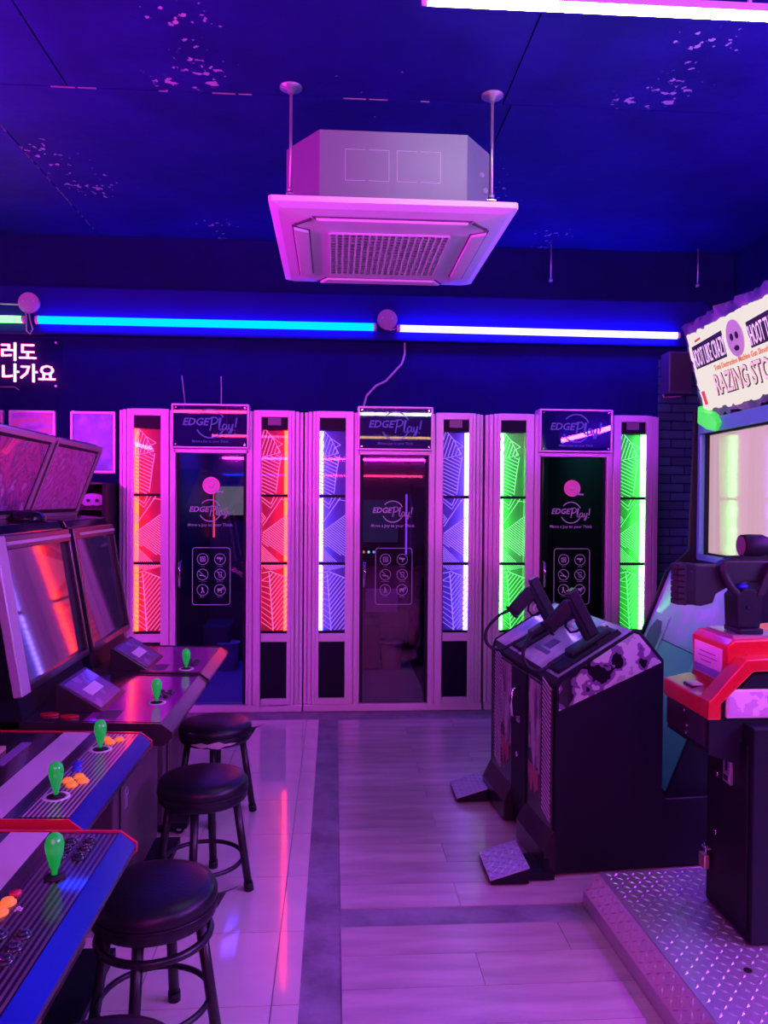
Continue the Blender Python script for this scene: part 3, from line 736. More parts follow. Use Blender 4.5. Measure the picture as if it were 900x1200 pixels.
# ------------------------------------------------------------------ posters and display shelf at the far left
M_frame = pmat('poster_frame_silver', (0.6, 0.55, 0.62), rough=0.3, metal=0.4)
def poster(x0, x1, z0, z1, art, label):
    root = thing('framed_poster', label, 'poster', ((x0+x1)/2, YB, (z0+z1)/2))
    hw, hh = (x1-x0)/2, (z1-z0)/2
    f = MB(); f.box(-hw, hw, -0.025, 0, hh-0.016, hh); f.box(-hw, hw, -0.025, 0, -hh, -hh+0.016); f.box(-hw, -hw+0.016, -0.025, 0, -hh+0.016, hh-0.016); f.box(hw-0.016, hw, -0.025, 0, -hh+0.016, hh-0.016)
    f.build('frame', M_frame, root, bevel=0.002, seg=1)
    MB().box(-hw+0.016, hw-0.016, -0.012, -0.004, -hh+0.016, hh-0.016).build('print', art, root)
A1 = rampmat('poster_art_blue', [(0.3, (0.02, 0.10, 0.40)), (0.5, (0.06, 0.30, 0.7)), (0.65, (0.25, 0.55, 0.85))], scale=5, constant=False)
A2 = rampmat('poster_art_lilac', [(0.35, (0.30, 0.25, 0.60)), (0.52, (0.55, 0.42, 0.75)), (0.6, (0.75, 0.35, 0.25)), (0.64, (0.50, 0.42, 0.7))], scale=6, constant=False, stretch=(1, 1, 2.5))
A3 = rampmat('poster_art_warm', [(0.35, (0.6, 0.35, 0.4)), (0.6, (0.75, 0.5, 0.5))], scale=5, constant=False)
poster(-1.835, -1.53, 1.67, 2.10, A1, 'framed blue poster on the wall beside the left booth')
poster(-2.25, -1.94, 1.67, 2.10, A2, 'framed lilac poster with orange marks, second from the left booth')
poster(-2.62, -2.29, 1.67, 2.10, A3, 'framed warm pink poster at the left end of the row')

root = thing('display_shelf', 'low dark display shelf against the wall below the posters', 'shelf', (-1.85, YB, 0))
for x in (-0.42, 0.33): MB().box(x-0.012, x+0.012, -0.32, -0.01, 0, 1.60).build('upright', M_black, root)
for z in (0.40, 0.80, 1.13, 1.27, 1.43, 1.60): MB().box(-0.408, 0.318, -0.32, -0.01, z-0.012, z).build('shelf_board', M_mask, root)
MB().box(-0.42, 0.33, -0.010, -0.002, 0.02, 1.60).build('back_sheet', M_dark, root)
def gamepad(x, y, z, rz, mat, label, group=None):
    root = thing('game_controller', label, 'controller', (x, y, z), rz, group)
    b = MB(); pts = []
    for i in range(24):
        a = 2*math.pi*i/24; rx = 0.075*math.cos(a); rz_ = 0.04*math.sin(a)
        if math.sin(a) < -0.3: rz_ *= 1.0+0.5*abs(math.cos(a))
        pts.append((rx, rz_+0.058))
    b.prism(pts, 'y', -0.018, 0.018); b.build('body', mat, root, bevel=0.008)
    for sx in (-0.025, 0.03): MB().cyl((sx, -0.018, 0.05), (sx, -0.032, 0.05), 0.011, n=12).build('thumb_stick', M_rubber, root)
gamepad(-1.61, 5.24, 1.43, 0.15, pmat('violet_plastic', (0.55, 0.25, 0.75), rough=0.3), 'violet game controller standing on the upper shelf left of the booth')
def arch_item(x, z, label):
    root = thing('headset', label, 'headset', (x, 5.24, z), random.uniform(-0.2, 0.2))
    MB().tube([(0.026*math.cos(R(a)), 0, 0.034+0.036*math.sin(R(a))) for a in range(0, 181, 15)], 0.006, 8).build('band', M_white, root)
    for sx in (-0.026, 0.026): MB().tube([(sx-0.008, 0, 0.019), (sx+0.008, 0, 0.019)], 0.019, 14).build('ear_pad', pmat('grey_pad', (0.3, 0.28, 0.32), rough=0.6), root)
arch_item(-1.735, 1.27, 'small white headset on the lower shelf, nearest the left machines')
arch_item(-1.648, 1.27, 'small white headset on the lower shelf, middle of the row of three')
arch_item(-1.562, 1.27, 'small white headset on the lower shelf, nearest the booth')
root = thing('supply_box', 'small bright blue box on the shelf under the headsets', 'box', (-1.60, 5.26, 1.13))
MB().box(-0.06, 0.06, -0.05, 0.05, 0, 0.10).build('carton', pmat('blue_card', (0.02, 0.25, 0.75), rough=0.5), root, bevel=0.003, seg=1)
MB().box(-0.061, 0.061, -0.051, 0.051, 0.08, 0.105).build('lid', pmat('blue_card_lid', (0.03, 0.32, 0.8), rough=0.5), root, bevel=0.002, seg=1)

# ------------------------------------------------------------------ bar stools
def stool(x, y, rz, label, torn=None, low_ring=False):
    root = thing('bar_stool', label, 'stool', (x, y, 0), rz, 'black bar stools in front of the left machines')
    seat = MB(); seat.lathe([(0.0, 0.352), (0.155, 0.352), (0.166, 0.362), (0.168, 0.385), (0.164, 0.392), (0.170, 0.400), (0.170, 0.418), (0.160, 0.434), (0.13, 0.444), (0.08, 0.449), (0.0, 0.450)], 40)
    so = seat.build('seat', M_vinyl, root)
    MB().tube([(0.1685*math.cos(2*math.pi*i/40), 0.1685*math.sin(2*math.pi*i/40), 0.392) for i in range(40)], 0.0035, 6, True).build('piping', M_vinyl, so)
    if torn == 'foam':
        f = MB(); pts = []
        for i in range(9):
            a = R(-125+i*9); w_ = (0.011+0.006*((i*7) % 3-1))*math.sin(math.pi*i/8)+0.0015
            pts.append((a, w_))
        for (a, w0), (b, w1) in zip(pts, pts[1:]):
            f.add([(0.171*math.cos(a), 0.171*math.sin(a), 0.372-w0), (0.171*math.cos(b), 0.171*math.sin(b), 0.372-w1), (0.171*math.cos(b), 0.171*math.sin(b), 0.372+w1), (0.171*math.cos(a), 0.171*math.sin(a), 0.372+w0)], [(0, 1, 2, 3)])
        labelled(f.build('torn_edge', M_foam, so), 'pale foam showing through torn vinyl')
    if torn:
        a = R(15 if torn == 'flap' else 5)
        f = MB(); ca, sa = math.cos(a), math.sin(a)
        f.add([(0.165*ca, 0.165*sa-0.02, 0.405), (0.20*ca, 0.20*sa, 0.402), (0.235*ca, 0.235*sa+0.01, 0.409), (0.19*ca, 0.19*sa+0.01, 0.39), (0.167*ca, 0.167*sa+0.02, 0.35), (0.172*ca, 0.172*sa-0.02, 0.36)], [(0, 1, 2, 3), (0, 3, 4, 5)])
        f.build('loose_flap', M_vinyl, so)
    for k in range(4):
        a = math.pi/2*k; p0 = (0.125*math.cos(a), 0.125*math.sin(a), 0.355); p1 = (0.178*math.cos(a), 0.178*math.sin(a), 0.0)
        lg = MB().cyl(p0, p1, 0.0155, n=12).build('leg', M_stoolmetal, root)
        MB().cyl((p1[0], p1[1], 0.0), (0.1735*math.cos(a), 0.1735*math.sin(a), 0.03), 0.0185, n=12).build('foot_cap', M_rubber, lg)
    zr = 0.12
    MB().tube([(0.150*math.cos(2*math.pi*i/40), 0.150*math.sin(2*math.pi*i/40), zr) for i in range(40)], 0.0085, 8, True).build('foot_ring', M_stoolmetal, root)
    if low_ring:
        MB().tube([(0.150*math.cos(2*math.pi*i/40), 0.150*math.sin(2*math.pi*i/40), 0.305) for i in range(40)], 0.011, 8, True).build('upper_ring', M_stoolmetal, root)
    return root
stool(-0.56, 3.69, R(4), 'black round stool farthest from the camera, its seat edge torn', torn='foam')
stool(-0.495, 2.96, R(-4), 'black round stool second farthest from the camera, its seat edge whole')
stool(-0.487, 2.13, R(-6), 'black round stool second nearest, with a loose vinyl flap', torn='flap', low_ring=True)
stool(-0.435, 1.44, R(10), 'nearest black round stool, only its seat top showing')

# ------------------------------------------------------------------ upright machines on the left
M_stripe = rampmat('striped_panel_print', [(0.0, (0.02, 0.016, 0.028)), (0.62, (0.50, 0.45, 0.48))], tex='x', scale=27, rough=0.3, coat=0.4)
M_stripedark = rampmat('dark_striped_panel_print', [(0.0, (0.015, 0.013, 0.02)), (0.55, (0.10, 0.09, 0.11))], tex='x', scale=27, rough=0.25, coat=0.5)
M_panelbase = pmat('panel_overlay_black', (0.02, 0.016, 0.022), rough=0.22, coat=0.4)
M_panelgloss = pmat('panel_overlay_reflection', (0.40, 0.010, 0.32), rough=0.12, coat=0.2)  # magenta reflection of LEDs and booth frames put into the base colour
M_strip = pmat('pale_panel_strip', (0.60, 0.52, 0.56), rough=0.35)
M_marq = [rampmat('title_panel_art_purple', [(0.3, (0.10, 0.004, 0.10)), (0.45, (0.50, 0.02, 0.26)), (0.54, (0.10, 0.01, 0.16)), (0.66, (0.60, 0.22, 0.5))], scale=7, rough=0.3, coat=0.25, constant=False, distortion=2.2),
          rampmat('title_panel_art_pink', [(0.3, (0.40, 0.01, 0.20)), (0.46, (0.75, 0.14, 0.50)), (0.55, (0.5, 0.01, 0.22)), (0.66, (0.8, 0.4, 0.62))], scale=8, rough=0.3, coat=0.25, constant=False, distortion=1.6)]

def bat_stick(parent, x, y, z, ring=True, ringmat=None):
    j = MB().lathe([(0.006, 0.0), (0.006, 0.018), (0.010, 0.024), (0.0175, 0.055), (0.0185, 0.07), (0.015, 0.083), (0.007, 0.090), (0.0, 0.0915)], 18, (x, y, z)).build('joystick', M_green, parent)
    MB().lathe([(0.0065, 0.002), (0.020, 0.001), (0.022, 0.004), (0.0065, 0.008)], 18, (x, y, z)).build('dust_washer', M_rubber, j)
    if ring: MB().lathe([(0.024, 0.0), (0.034, 0.0), (0.034, 0.002), (0.024, 0.002), (0.024, 0.0)], 24, (x, y, z)).build('printed_ring', ringmat or M_white, j)
def button(parent, x, y, z, mat):
    b = MB().lathe([(0.0155, 0.0), (0.0155, 0.004), (0.0125, 0.006), (0.0115, 0.0065)], 16, (x, y, z)).build('push_button', mat, parent)
    MB().lathe([(0.011, 0.005), (0.011, 0.010), (0.007, 0.0115), (0.0, 0.0118)], 16, (x, y, z)).build('plunger', mat, b)

def machine(xf, y0, y1, style, label, art=0):
    """cabinet with its front edge at x = xf, spanning y0..y1; local x runs back to negative"""
    W = y1-y0; h = W/2
    root = thing('arcade_machine', label, 'arcade machine', (xf, (y0+y1)/2, 0))
    # base cabinet
    MB().box(-1.10, -0.20, -h+0.03, h-0.03, 0.06, 0.66).build('lower_cabinet', M_cabwood, root, bevel=0.006)
    MB().box(-0.196, -0.192, -h+0.10, h-0.10, 0.14, 0.60).build('service_door', M_cabwood, root, bevel=0.003, seg=1)
    lk = MB().box(-0.195, -0.186, -h+0.12, -h+0.16, 0.40, 0.47).build('latch', M_steel, root)
    MB().cyl((-0.187, -h+0.14, 0.455), (-0.180, -h+0.14, 0.455), 0.010, n=12).build('lock', M_chrome, lk)
    MB().box(-1.08, -0.10, -h+0.05, h-0.05, 0.035, 0.06).build('base_plate', M_black, root)
    for sx in (-0.14, -1.02):
        for sy in (-h+0.09, h-0.09):
            c = MB().tube([(sx, sy-0.012, 0.024), (sx, sy+0.012, 0.024)], 0.024, 18).build('caster', M_rubber, root)
            MB().tube([(sx, sy-0.014, 0.024), (sx, sy+0.014, 0.024)], 0.011, 12).build('hub', M_steel, c)
    # control deck
    zt = 0.735
    MB().prism([(-0.025, 0.665), (0.0, 0.69), (0.0, 0.708), (-0.034, zt), (-0.50, zt+0.012), (-0.50, 0.665)], 'y', -h+0.006, h-0.006).build('control_deck', M_panelbase, root, bevel=0.003, seg=1)
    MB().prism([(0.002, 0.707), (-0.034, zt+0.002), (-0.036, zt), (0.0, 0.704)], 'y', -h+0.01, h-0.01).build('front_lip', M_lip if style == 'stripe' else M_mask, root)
    for sy in (-1, 1):
        a, b = sorted((sy*h, sy*(h-0.007)))
        MB().prism([(-0.027, 0.664), (0.003, 0.689), (0.003, 0.710), (-0.034, zt+0.003), (-0.50, zt+0.015), (-0.50, 0.664)], 'y', a, b).build('edge_moulding', M_redlit if style == 'stripe' else M_mask, root)
    zz = lambda x: zt+0.012*(-x-0.034)/0.466+0.0008
    if style == 'stripe':
        pr = M_stripe if art == 0 else M_stripedark
        MB().prism([(-0.036, zz(-0.036)), (-0.155, zz(-0.155)), (-0.155, zz(-0.155)+0.0008), (-0.036, zz(-0.036)+0.0008)], 'y', -h+0.02, h-0.02).build('striped_print', pr, root)
        MB().prism([(-0.190, zz(-0.19)), (-0.275, zz(-0.275)), (-0.275, zz(-0.275)+0.001), (-0.190, zz(-0.19)+0.001)], 'y', -h+0.012, h-0.012).build('pale_strip', M_strip, root)
        for a, b in ((-h+0.04, -0.02), (0.02, h-0.12)):
            MB().prism([(-0.335, zz(-0.335)), (-0.365, zz(-0.365)), (-0.365, zz(-0.365)+0.002), (-0.335, zz(-0.335)+0.002)], 'y', a, b).build('purple_bar', pmat('purple_print', (0.25, 0.12, 0.35), rough=0.3), root)
        MB().box(-0.40, -0.385, 0.10, 0.16, zz(-0.4), zz(-0.4)+0.012).build('card_slot', pmat('slot_lamp', (0.6, 0.3, 0.3), rough=0.4), root)
        if art == 0:
            for s1, off in ((1.99, 0), (2.36, 0)):
                yl = s1-(y0+y1)/2; bat_stick(root, -0.112, yl, zz(-0.11))
                for dx, dy in ((-0.098, 0.075), (-0.078, 0.105), (-0.118, 0.105), (-0.098, 0.135)) if s1 < 2.1 else ((-0.10, 0.06), (-0.08, 0.09), (-0.12, 0.09)):
                    button(root, dx, yl+dy, zz(dx), M_orange)
            for dx, dy in ((-0.125, 2.185), (-0.135, 2.225)): button(root, dx, dy-(y0+y1)/2, zz(dx), M_bluebtn)
        else:
            for s1 in (1.20, 1.565):
                yl = s1-(y0+y1)/2; bat_stick(root, -0.105, yl, zz(-0.105), ring=False)
                for i in range(3):
                    for dx in (-0.085, -0.125): button(root, dx, yl+0.085+0.036*i, zz(dx), pmat('black_button_plastic', (0.02, 0.02, 0.035), rough=0.15, coat=0.6))
            for dy in (1.43, 1.465): button(root, -0.155, dy-(y0+y1)/2, zz(-0.155), M_orange)
            for x_, y_, s_ in ((-0.20+0.012, 1.475, '1P'), (-0.13, 1.445, '2P')): text('panel_mark', s_, 0.018, M_white, root, (x_+0.01, y_-(y0+y1)/2, zz(x_)+0.002), rot=(0, 0, math.pi/2))
            for yb in (1.72, 1.50): MB().lathe([(0.0, 0.0), (0.011, 0.0), (0.011, 0.006), (0.0, 0.006)], 12, (-0.155, yb-(y0+y1)/2, zz(-0.155))).build('red_lamp_button', pmat('red_button', (0.7, 0.02, 0.08), rough=0.3), root)
    else:
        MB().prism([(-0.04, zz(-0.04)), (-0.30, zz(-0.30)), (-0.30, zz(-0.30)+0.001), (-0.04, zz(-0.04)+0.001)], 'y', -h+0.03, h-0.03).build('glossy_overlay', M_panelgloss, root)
        yl = (2.89 if art == 0 else 3.46)-(y0+y1)/2
        bat_stick(root, -0.11, yl, zz(-0.11)+0.001)
        for i in range(3):
            for dx in (-0.09, -0.125): button(root, dx, yl+0.08+0.036*i, zz(dx)+0.001, M_mask)
        if art == 0:
            for k_ in range(2):
                cx_, cy_ = -0.36-0.075*k_, -h+0.075+0.02*k_
                MB().prism([(cx_+0.032*math.cos(2*math.pi*i/16), cy_+0.016*math.sin(2*math.pi*i/16)) for i in range(16)], 'z', zz(cx_), zz(cx_)+0.006).build('red_pad', M_redlit, root)
        # instruction card holder on a wedge
        ca, cb = ((2.755, 3.05) if art == 0 else (3.42, 3.72)); ca -= (y0+y1)/2; cb -= (y0+y1)/2
        hold = MB().prism([(-0.262, 0.742), (-0.43, 0.742), (-0.43, 0.835), (-0.42, 0.842)], 'y', ca, cb).build('card_holder', M_mask, root, bevel=0.003, seg=1)
        nx, nz = 0.53, 0.848
        def on_slope(t_, lift): return (-0.262+(-0.158)*t_+nx*lift, 0.742+0.100*t_+nz*lift)
        q = [on_slope(0.10, 0.0), on_slope(0.92, 0.0), on_slope(0.92, 0.003), on_slope(0.10, 0.003)]
        MB().prism(q, 'y', ca+0.02, cb-0.02).build('instruction_card', rampmat('instruction_card_print', [(0.3, (0.16, 0.10, 0.24)), (0.55, (0.26, 0.18, 0.36)), (0.66, (0.6, 0.5, 0.6))], scale=12, rough=0.25, coat=0.5), hold)
        q2 = [on_slope(0.40, 0.003), on_slope(0.62, 0.003), on_slope(0.62, 0.005), on_slope(0.40, 0.005)]
        MB().prism(q2, 'y', ca+0.07, cb-0.09).build('card_emblem', pmat('card_emblem_white', (0.7, 0.6, 0.68), rough=0.4), hold)
        MB().prism([(-0.20, zz(-0.2)), (-0.27, zz(-0.27)), (-0.27, zz(-0.27)+0.002), (-0.20, zz(-0.2)+0.002)], 'y', -h+0.05, -h+0.16).build('sticker', pmat('dark_sticker', (0.06, 0.03, 0.08), rough=0.5), root)
    # monitor: tilted housing with a bezel (local x -0.50 at z 0.83 back to -0.585 at z 1.36)
    xb, zb, xt, zt2 = -0.50, 0.83, -0.588, 1.365
    L = math.hypot(xt-xb, zt2-zb); tx_, tz_ = (xt-xb)/L, (zt2-zb)/L; nx, nz = tz_, -tx_
    def q(t_, n_): return (xb+tx_*t_+nx*n_, zb+tz_*t_+nz*n_)
    MB().prism([q(0, -0.02), q(L, -0.02), (-1.10, zt2), (-1.10, 0.742), (-0.50, 0.742)], 'y', -h+0.03, h-0.03).build('monitor_housing', M_black, root)
    def bez(t0, t1, a, b, n0, n1, nm, mt, bev=0.004):
        return MB().prism([q(t0, n0), q(t1, n0), q(t1, n1), q(t0, n1)], 'y', a, b).build(nm, mt, root, bevel=bev, seg=1)
    bz = MB()
    for t0, t1, a, b in ((0, 0.028, -h+0.005, h-0.005), (L-0.05, L, -h+0.005, h-0.005), (0.028, L-0.05, h-0.022, h-0.005)):
        bz.prism([q(t0, -0.02), q(t1, -0.02), q(t1, 0.010), q(t0, 0.010)], 'y', a, b)
    bezel = bz.build('monitor_bezel', M_mask, root, bevel=0.004, seg=1)
    nb = MB().prism([q(0.0, -0.02), q(L, -0.02), q(L, 0.013), q(0.0, 0.013)], 'y', -h, -h+(0.075 if art == 0 else 0.03)).build('side_bezel', M_bezel if art == 0 else M_mask, root, bevel=0.004, seg=1)
    MB().prism([q(L-0.034, 0.010), q(L-0.022, 0.010), q(L-0.022, 0.014), q(L-0.034, 0.014)], 'y', -h+0.08, h-0.01).build('bezel_trim', M_bezel, bezel)
    MB.pre = Matrix.Translation((-0.54, 0, 0)) @ Matrix.Rotation(R(1.4), 4, 'Z') @ Matrix.Translation((0.54, 0, 0))
    MB().prism([q(0.02, -0.018), q(L-0.04, -0.018), q(L-0.04, -0.003), q(0.02, -0.003)], 'y', -h+0.05, h-0.02).build('monitor_screen', M_screen, root)
    MB.pre = None
    # hood with a speaker bar and dome
    MB().prism([(-0.60, 1.365), (-0.62, 1.40), (-0.80, 1.415), (-1.10, 1.415), (-1.10, 1.365)], 'y', -h+0.01, h-0.01).build('hood', M_blackgloss, root, bevel=0.006)
    if not (style == 'gloss' and art == 1): MB().lathe([(0.075, 0.0), (0.07, 0.02), (0.05, 0.038), (0.02, 0.048), (0.0, 0.05)], 20, (-0.69, h-0.16, 1.40)).build('speaker_dome', M_blackgloss, root)
    # title panel leaning out over the aisle
    mx0, mz0, mx1, mz1 = -0.775, 1.415, -0.645, 1.755
    MB().prism([(mx0, mz0), (mx1, mz1), (mx1-0.02, mz1+0.012), (-1.10, mz1-0.02), (-1.10, 1.40), (mx0, 1.40)], 'y', -h+0.012, h-0.012).build('title_box', M_black, root)
    L2 = math.hypot(mx1-mx0, mz1-mz0); sx_, sz_ = (mx1-mx0)/L2, (mz1-mz0)/L2
    def q3(t_, n_): return (mx0+sx_*t_+sz_*n_, mz0+sz_*t_-sx_*n_)
    fr = MB()
    for t0, t1, a, b in ((0, 0.018, -h, h), (L2-0.018, L2+0.004, -h, h), (0.018, L2-0.018, -h, -h+0.016), (0.018, L2-0.018, h-0.016, h)):
        fr.prism([q3(t0, 0), q3(t1, 0), q3(t1, 0.016), q3(t0, 0.016)], 'y', a, b)
    fr.build('title_frame', pmat('title_frame_pink_lit', (0.42, 0.20, 0.30), rough=0.25), root, bevel=0.004, seg=1)  # pink light on the frame edges put into their colour
    MB().prism([q3(0.012, 0.0005), q3(L2-0.012, 0.0005), q3(L2-0.012, 0.0065), q3(0.012, 0.0065)], 'y', -h+0.012, h-0.012).build('title_border', M_black, root)
    MB().prism([q3(0.035, 0.001), q3(L2-0.035, 0.001), q3(L2-0.035, 0.008), q3(0.035, 0.008)], 'y', -h+0.034, h-0.034).build('title_panel', M_marq[art], root)
    return root
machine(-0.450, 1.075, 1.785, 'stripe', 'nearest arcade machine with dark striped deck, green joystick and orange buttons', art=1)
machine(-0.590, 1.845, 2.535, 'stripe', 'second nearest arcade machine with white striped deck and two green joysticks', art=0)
machine(-0.545, 2.62, 3.34, 'gloss', 'third arcade machine with pale wide bezel and glossy deck coloured by reflected magenta light', art=0)
machine(-0.545, 3.38, 3.99, 'gloss', 'farthest arcade machine on the left, with pink title panel and dark bezel', art=1)

# ------------------------------------------------------------------ two-player pistol game on the right
def lozenges(m, pts, place):
    for (u, v, a) in pts:
        c, s = math.cos(a), math.sin(a); l, wd, hh = 0.0155, 0.0055, 0.0034
        b = [(-l, 0, 0), (0, -wd, 0), (l, 0, 0), (0, wd, 0), (0, 0, hh)]
        m.add([place(u+p[0]*c-p[1]*s, v+p[0]*s+p[1]*c, p[2]) for p in b], [(0, 1, 4), (1, 2, 4), (2, 3, 4), (3, 0, 4)])
M_artside = rampmat('pedestal_side_print', [(0.0, (0.008, 0.008, 0.012)), (0.43, (0.16, 0.14, 0.22)), (0.49, (0.46, 0.74, 0.48)), (0.60, (0.32, 0.46, 0.34))], scale=9, rough=0.25, coat=0.4, detail=3)
M_artfront = rampmat('pedestal_door_print', [(0.0, (0.10, 0.04, 0.10)), (0.44, (0.40, 0.32, 0.32)), (0.54, (0.62, 0.60, 0.50))], scale=9, rough=0.3, detail=3, stretch=(1, 2, 0.6))
M_arttop = rampmat('pedestal_top_print', [(0.3, (0.30, 0.28, 0.50)), (0.5, (0.48, 0.46, 0.66)), (0.62, (0.62, 0.60, 0.74)), (0.7, (0.2, 0.16, 0.34))], scale=7, rough=0.16, coat=0.6, constant=False)
M_hatch = pmat('hazard_strip_pale', (0.60, 0.50, 0.56), rough=0.4)
GX, GY, GA = 0.8873, 2.985, R(5)
shooter = thing('shooting_game', 'black two player shooting game with foot pedals and screen cabinet', 'arcade machine', (GX, GY, 0), GA)
DW = 0.875
def shooter_build(r):
    T0, T1 = 0.79, 0.975
    prof = [(0.0, 0.012), (0.0, T0-0.03), (0.012, T0), (0.325, T1), (0.345, T1-0.005), (0.445, 0.855), (0.445, 0.012)]
    MB().prism(prof, 'y', 0.012, DW-0.012).build('pedestal', M_black, r)
    side = [(-0.006, 0.012), (-0.006, T0-0.03), (0.008, T0+0.008), (0.325, T1+0.008), (0.35, T1), (0.452, 0.857), (0.452, 0.315), (0.470, 0.290), (1.10, 0.290), (1.10, 0.012)]
    for a, b in ((0.0, 0.012), (DW-0.012, DW)):
        MB().prism(side, 'y', a, b).build('side_panel', M_black, r, bevel=0.003, seg=1)
    MB().prism([(0.006, 0.665), (0.006, T0-0.035), (0.018, T0-0.006), (0.32, T1-0.006), (0.34, T1-0.012), (0.440, 0.848)], 'y', -0.0025, 0.0005).build('side_print', M_artside, r)
    MB().line((0.0, 0.660), (0.448, 0.848), 0.004, -0.004, 0.0).build('side_seam', M_mask, r)
    sl = (T1-T0)/(0.325-0.012); n = math.hypot(1, sl)
    top = lambda x, l=0.0: (x-sl/n*l, T0+(x-0.012)*sl+l/n)
    MB().prism([top(0.012, 0.001), top(0.322, 0.001), top(0.322, 0.004), top(0.012, 0.004)], 'y', 0.014, DW-0.014).build('top_plate', M_arttop, r)
    MB().prism([top(0.235, 0.004), top(0.318, 0.004), top(0.318, 0.007), top(0.235, 0.007)], 'y', 0.26, 0.50).build('green_rest', pmat('mint_led_reflection', (0.30, 0.66, 0.58), rough=0.3), r)  # green LED reflection put into the mint colour of both rests
    MB().prism([top(0.235, 0.004), top(0.318, 0.004), top(0.318, 0.007), top(0.235, 0.007)], 'y', 0.68, 0.82).build('green_rest', MATS['mint_led_reflection'], r)
    # logo mark on the top plate
    lg = MB(); lg.prism([top(0.10, 0.004), top(0.15, 0.004), top(0.15, 0.0055), top(0.10, 0.0055)], 'y', 0.34, 0.42)
    lg.prism([top(0.07, 0.004), top(0.09, 0.004), top(0.09, 0.0055), top(0.07, 0.0055)], 'y', 0.30, 0.46); lg.build('top_emblem', pmat('emblem_dark', (0.08, 0.06, 0.2), rough=0.4), r)
    # holsters
    for y in (0.105, 0.565):
        h = MB(); h.prism([top(0.02, 0.004), top(0.295, 0.004), top(0.29, 0.022), top(0.03, 0.022)], 'y', y-0.065, y+0.065)
        ho = h.build('gun_holster', M_black, r, bevel=0.005, seg=1)
        MB().prism([top(0.10, 0.022), top(0.275, 0.022), top(0.27, 0.045), top(0.105, 0.045)], 'y', y-0.038, y+0.038).build('holster_cup', M_gun, ho, bevel=0.006, seg=1)
        for dy in (-0.05, 0.045): MB().prism([top(0.20, 0.022), top(0.29, 0.022), top(0.29, 0.026), top(0.20, 0.026)], 'y', y+dy-0.006, y+dy+0.006).build('holster_rib', M_mask, ho)
    # front doors with pale hazard stripes and artwork
    for a, b, nm in ((0.028, 0.315, 'near'), (0.535, 0.845, 'far')):
        d = MB().box(-0.010, 0.0, a, b, 0.15, T0-0.045).build('front_door', M_mask, r, bevel=0.003, seg=1)
        sa, sb_ = (0.045, 0.135) if nm == 'near' else (0.70, 0.80)
        for i in range(30):
            z = 0.20+i*0.0185
            MB_ = MB().prism([(sa, z), (sb_, z+0.028), (sb_, z+0.036), (sa, z+0.008)], 'x', -0.0125, -0.0095)
            MB_.build('hazard_stripe', M_hatch, d)
        aa, ab = (0.150, 0.300) if nm == 'near' else (0.545, 0.69)
        random.seed(4); top_z = T0-0.06; bot = [(aa+(ab-aa)*k/8, 0.40+random.uniform(-0.06, 0.05)) for k in range(9)]
        MB().prism([(aa, top_z)]+bot+[(ab, top_z)], 'x', -0.0125, -0.0098).build('door_print', M_artfront, d)
        random.seed(9); bot = [(aa+(ab-aa)*(0.2+0.8*k/6), 0.27+random.uniform(-0.03, 0.06)) for k in range(7)]
        MB().prism([(aa+(ab-aa)*0.2, 0.36)]+bot+[(ab, 0.37)], 'x', -0.0122, -0.0096).build('red_flame_print', pmat('crimson_print', (0.45, 0.03, 0.10), rough=0.3), d)
    ct = MB().box(-0.016, 0.0, 0.325, 0.525, 0.10, T0-0.05).build('centre_panel', M_black, r, bevel=0.004, seg=1)
    MB().tube([(-0.016, 0.425, 0.655), (-0.045, 0.425, 0.645), (-0.05, 0.425, 0.59), (-0.045, 0.425, 0.535), (-0.016, 0.425, 0.525)], 0.010, 10).build('door_handle', M_chrome, ct)
    MB().box(-0.02, -0.015, 0.405, 0.445, 0.50, 0.53).build('handle_plate', M_steel, ct)
    MB().tube([(-0.016, 0.425, 0.355), (-0.024, 0.425, 0.355)], 0.011, 12).build('lock', M_chrome, ct)
    # low plinth wedges at the foot
    for a, b in ((0.0, 0.34), (0.52, DW)):
        MB().prism([(-0.05, 0.012), (0.0, 0.012), (0.0, 0.18), (-0.008, 0.18), (-0.05, 0.10)], 'y', a, b).build('foot_plinth', M_mask, r, bevel=0.003, seg=1)
    # low link bed between pedestal and screen cabinet
    MB().box(0.452, 0.64, 0.014, DW-0.014, 0.012, 0.10).build('link_bed', pmat('blue_bed_paint', (0.05, 0.10, 0.32), rough=0.4), r)
    # screen cabinet stands square to the room, unlike the slightly turned pedestal
    MB.pre = Matrix.Translation((1.062, 0.45, 0)) @ Matrix.Rotation(-GA-R(2.4), 4, 'Z') @ Matrix.Translation((-1.10, -0.45, 0))
    MB().prism([(0.62, 0.012), (0.62, 0.27), (0.965, 1.13), (1.10, 1.19), (1.16, 1.20), (1.16, 1.93), (1.10, 1.96), (1.85, 1.96), (1.85, 0.012)], 'y', 0.03, DW+0.02).build('screen_cabinet', M_black, r)
    for a, b in ((0.012, 0.03), (DW+0.02, DW+0.04)):
        MB().prism([(0.60, 0.012), (0.60, 0.27), (0.94, 1.13), (1.06, 1.24), (1.08, 1.93), (1.08, 1.98), (1.85, 1.98), (1.85, 0.012)], 'y', a, b).build('cabinet_side', M_black, r, bevel=0.004, seg=1)
    fl_ = (0.965-0.62)/(1.13-0.27)
    def sp(t, l): z = 0.27+t*0.86; return (0.62+t*0.345-l*0.928, z+l*0.372)
    MB().prism([sp(0.0, 0), sp(0.62, 0), sp(0.62, 0.006), sp(0.0, 0.006)], 'y', 0.032, DW+0.018).build('lower_front', M_teal, r)
    MB().prism([sp(0.625, 0), sp(1.0, 0), sp(1.0, 0.006), sp(0.625, 0.006)], 'y', 0.032, DW+0.018).build('printed_front', M_tealart, r)
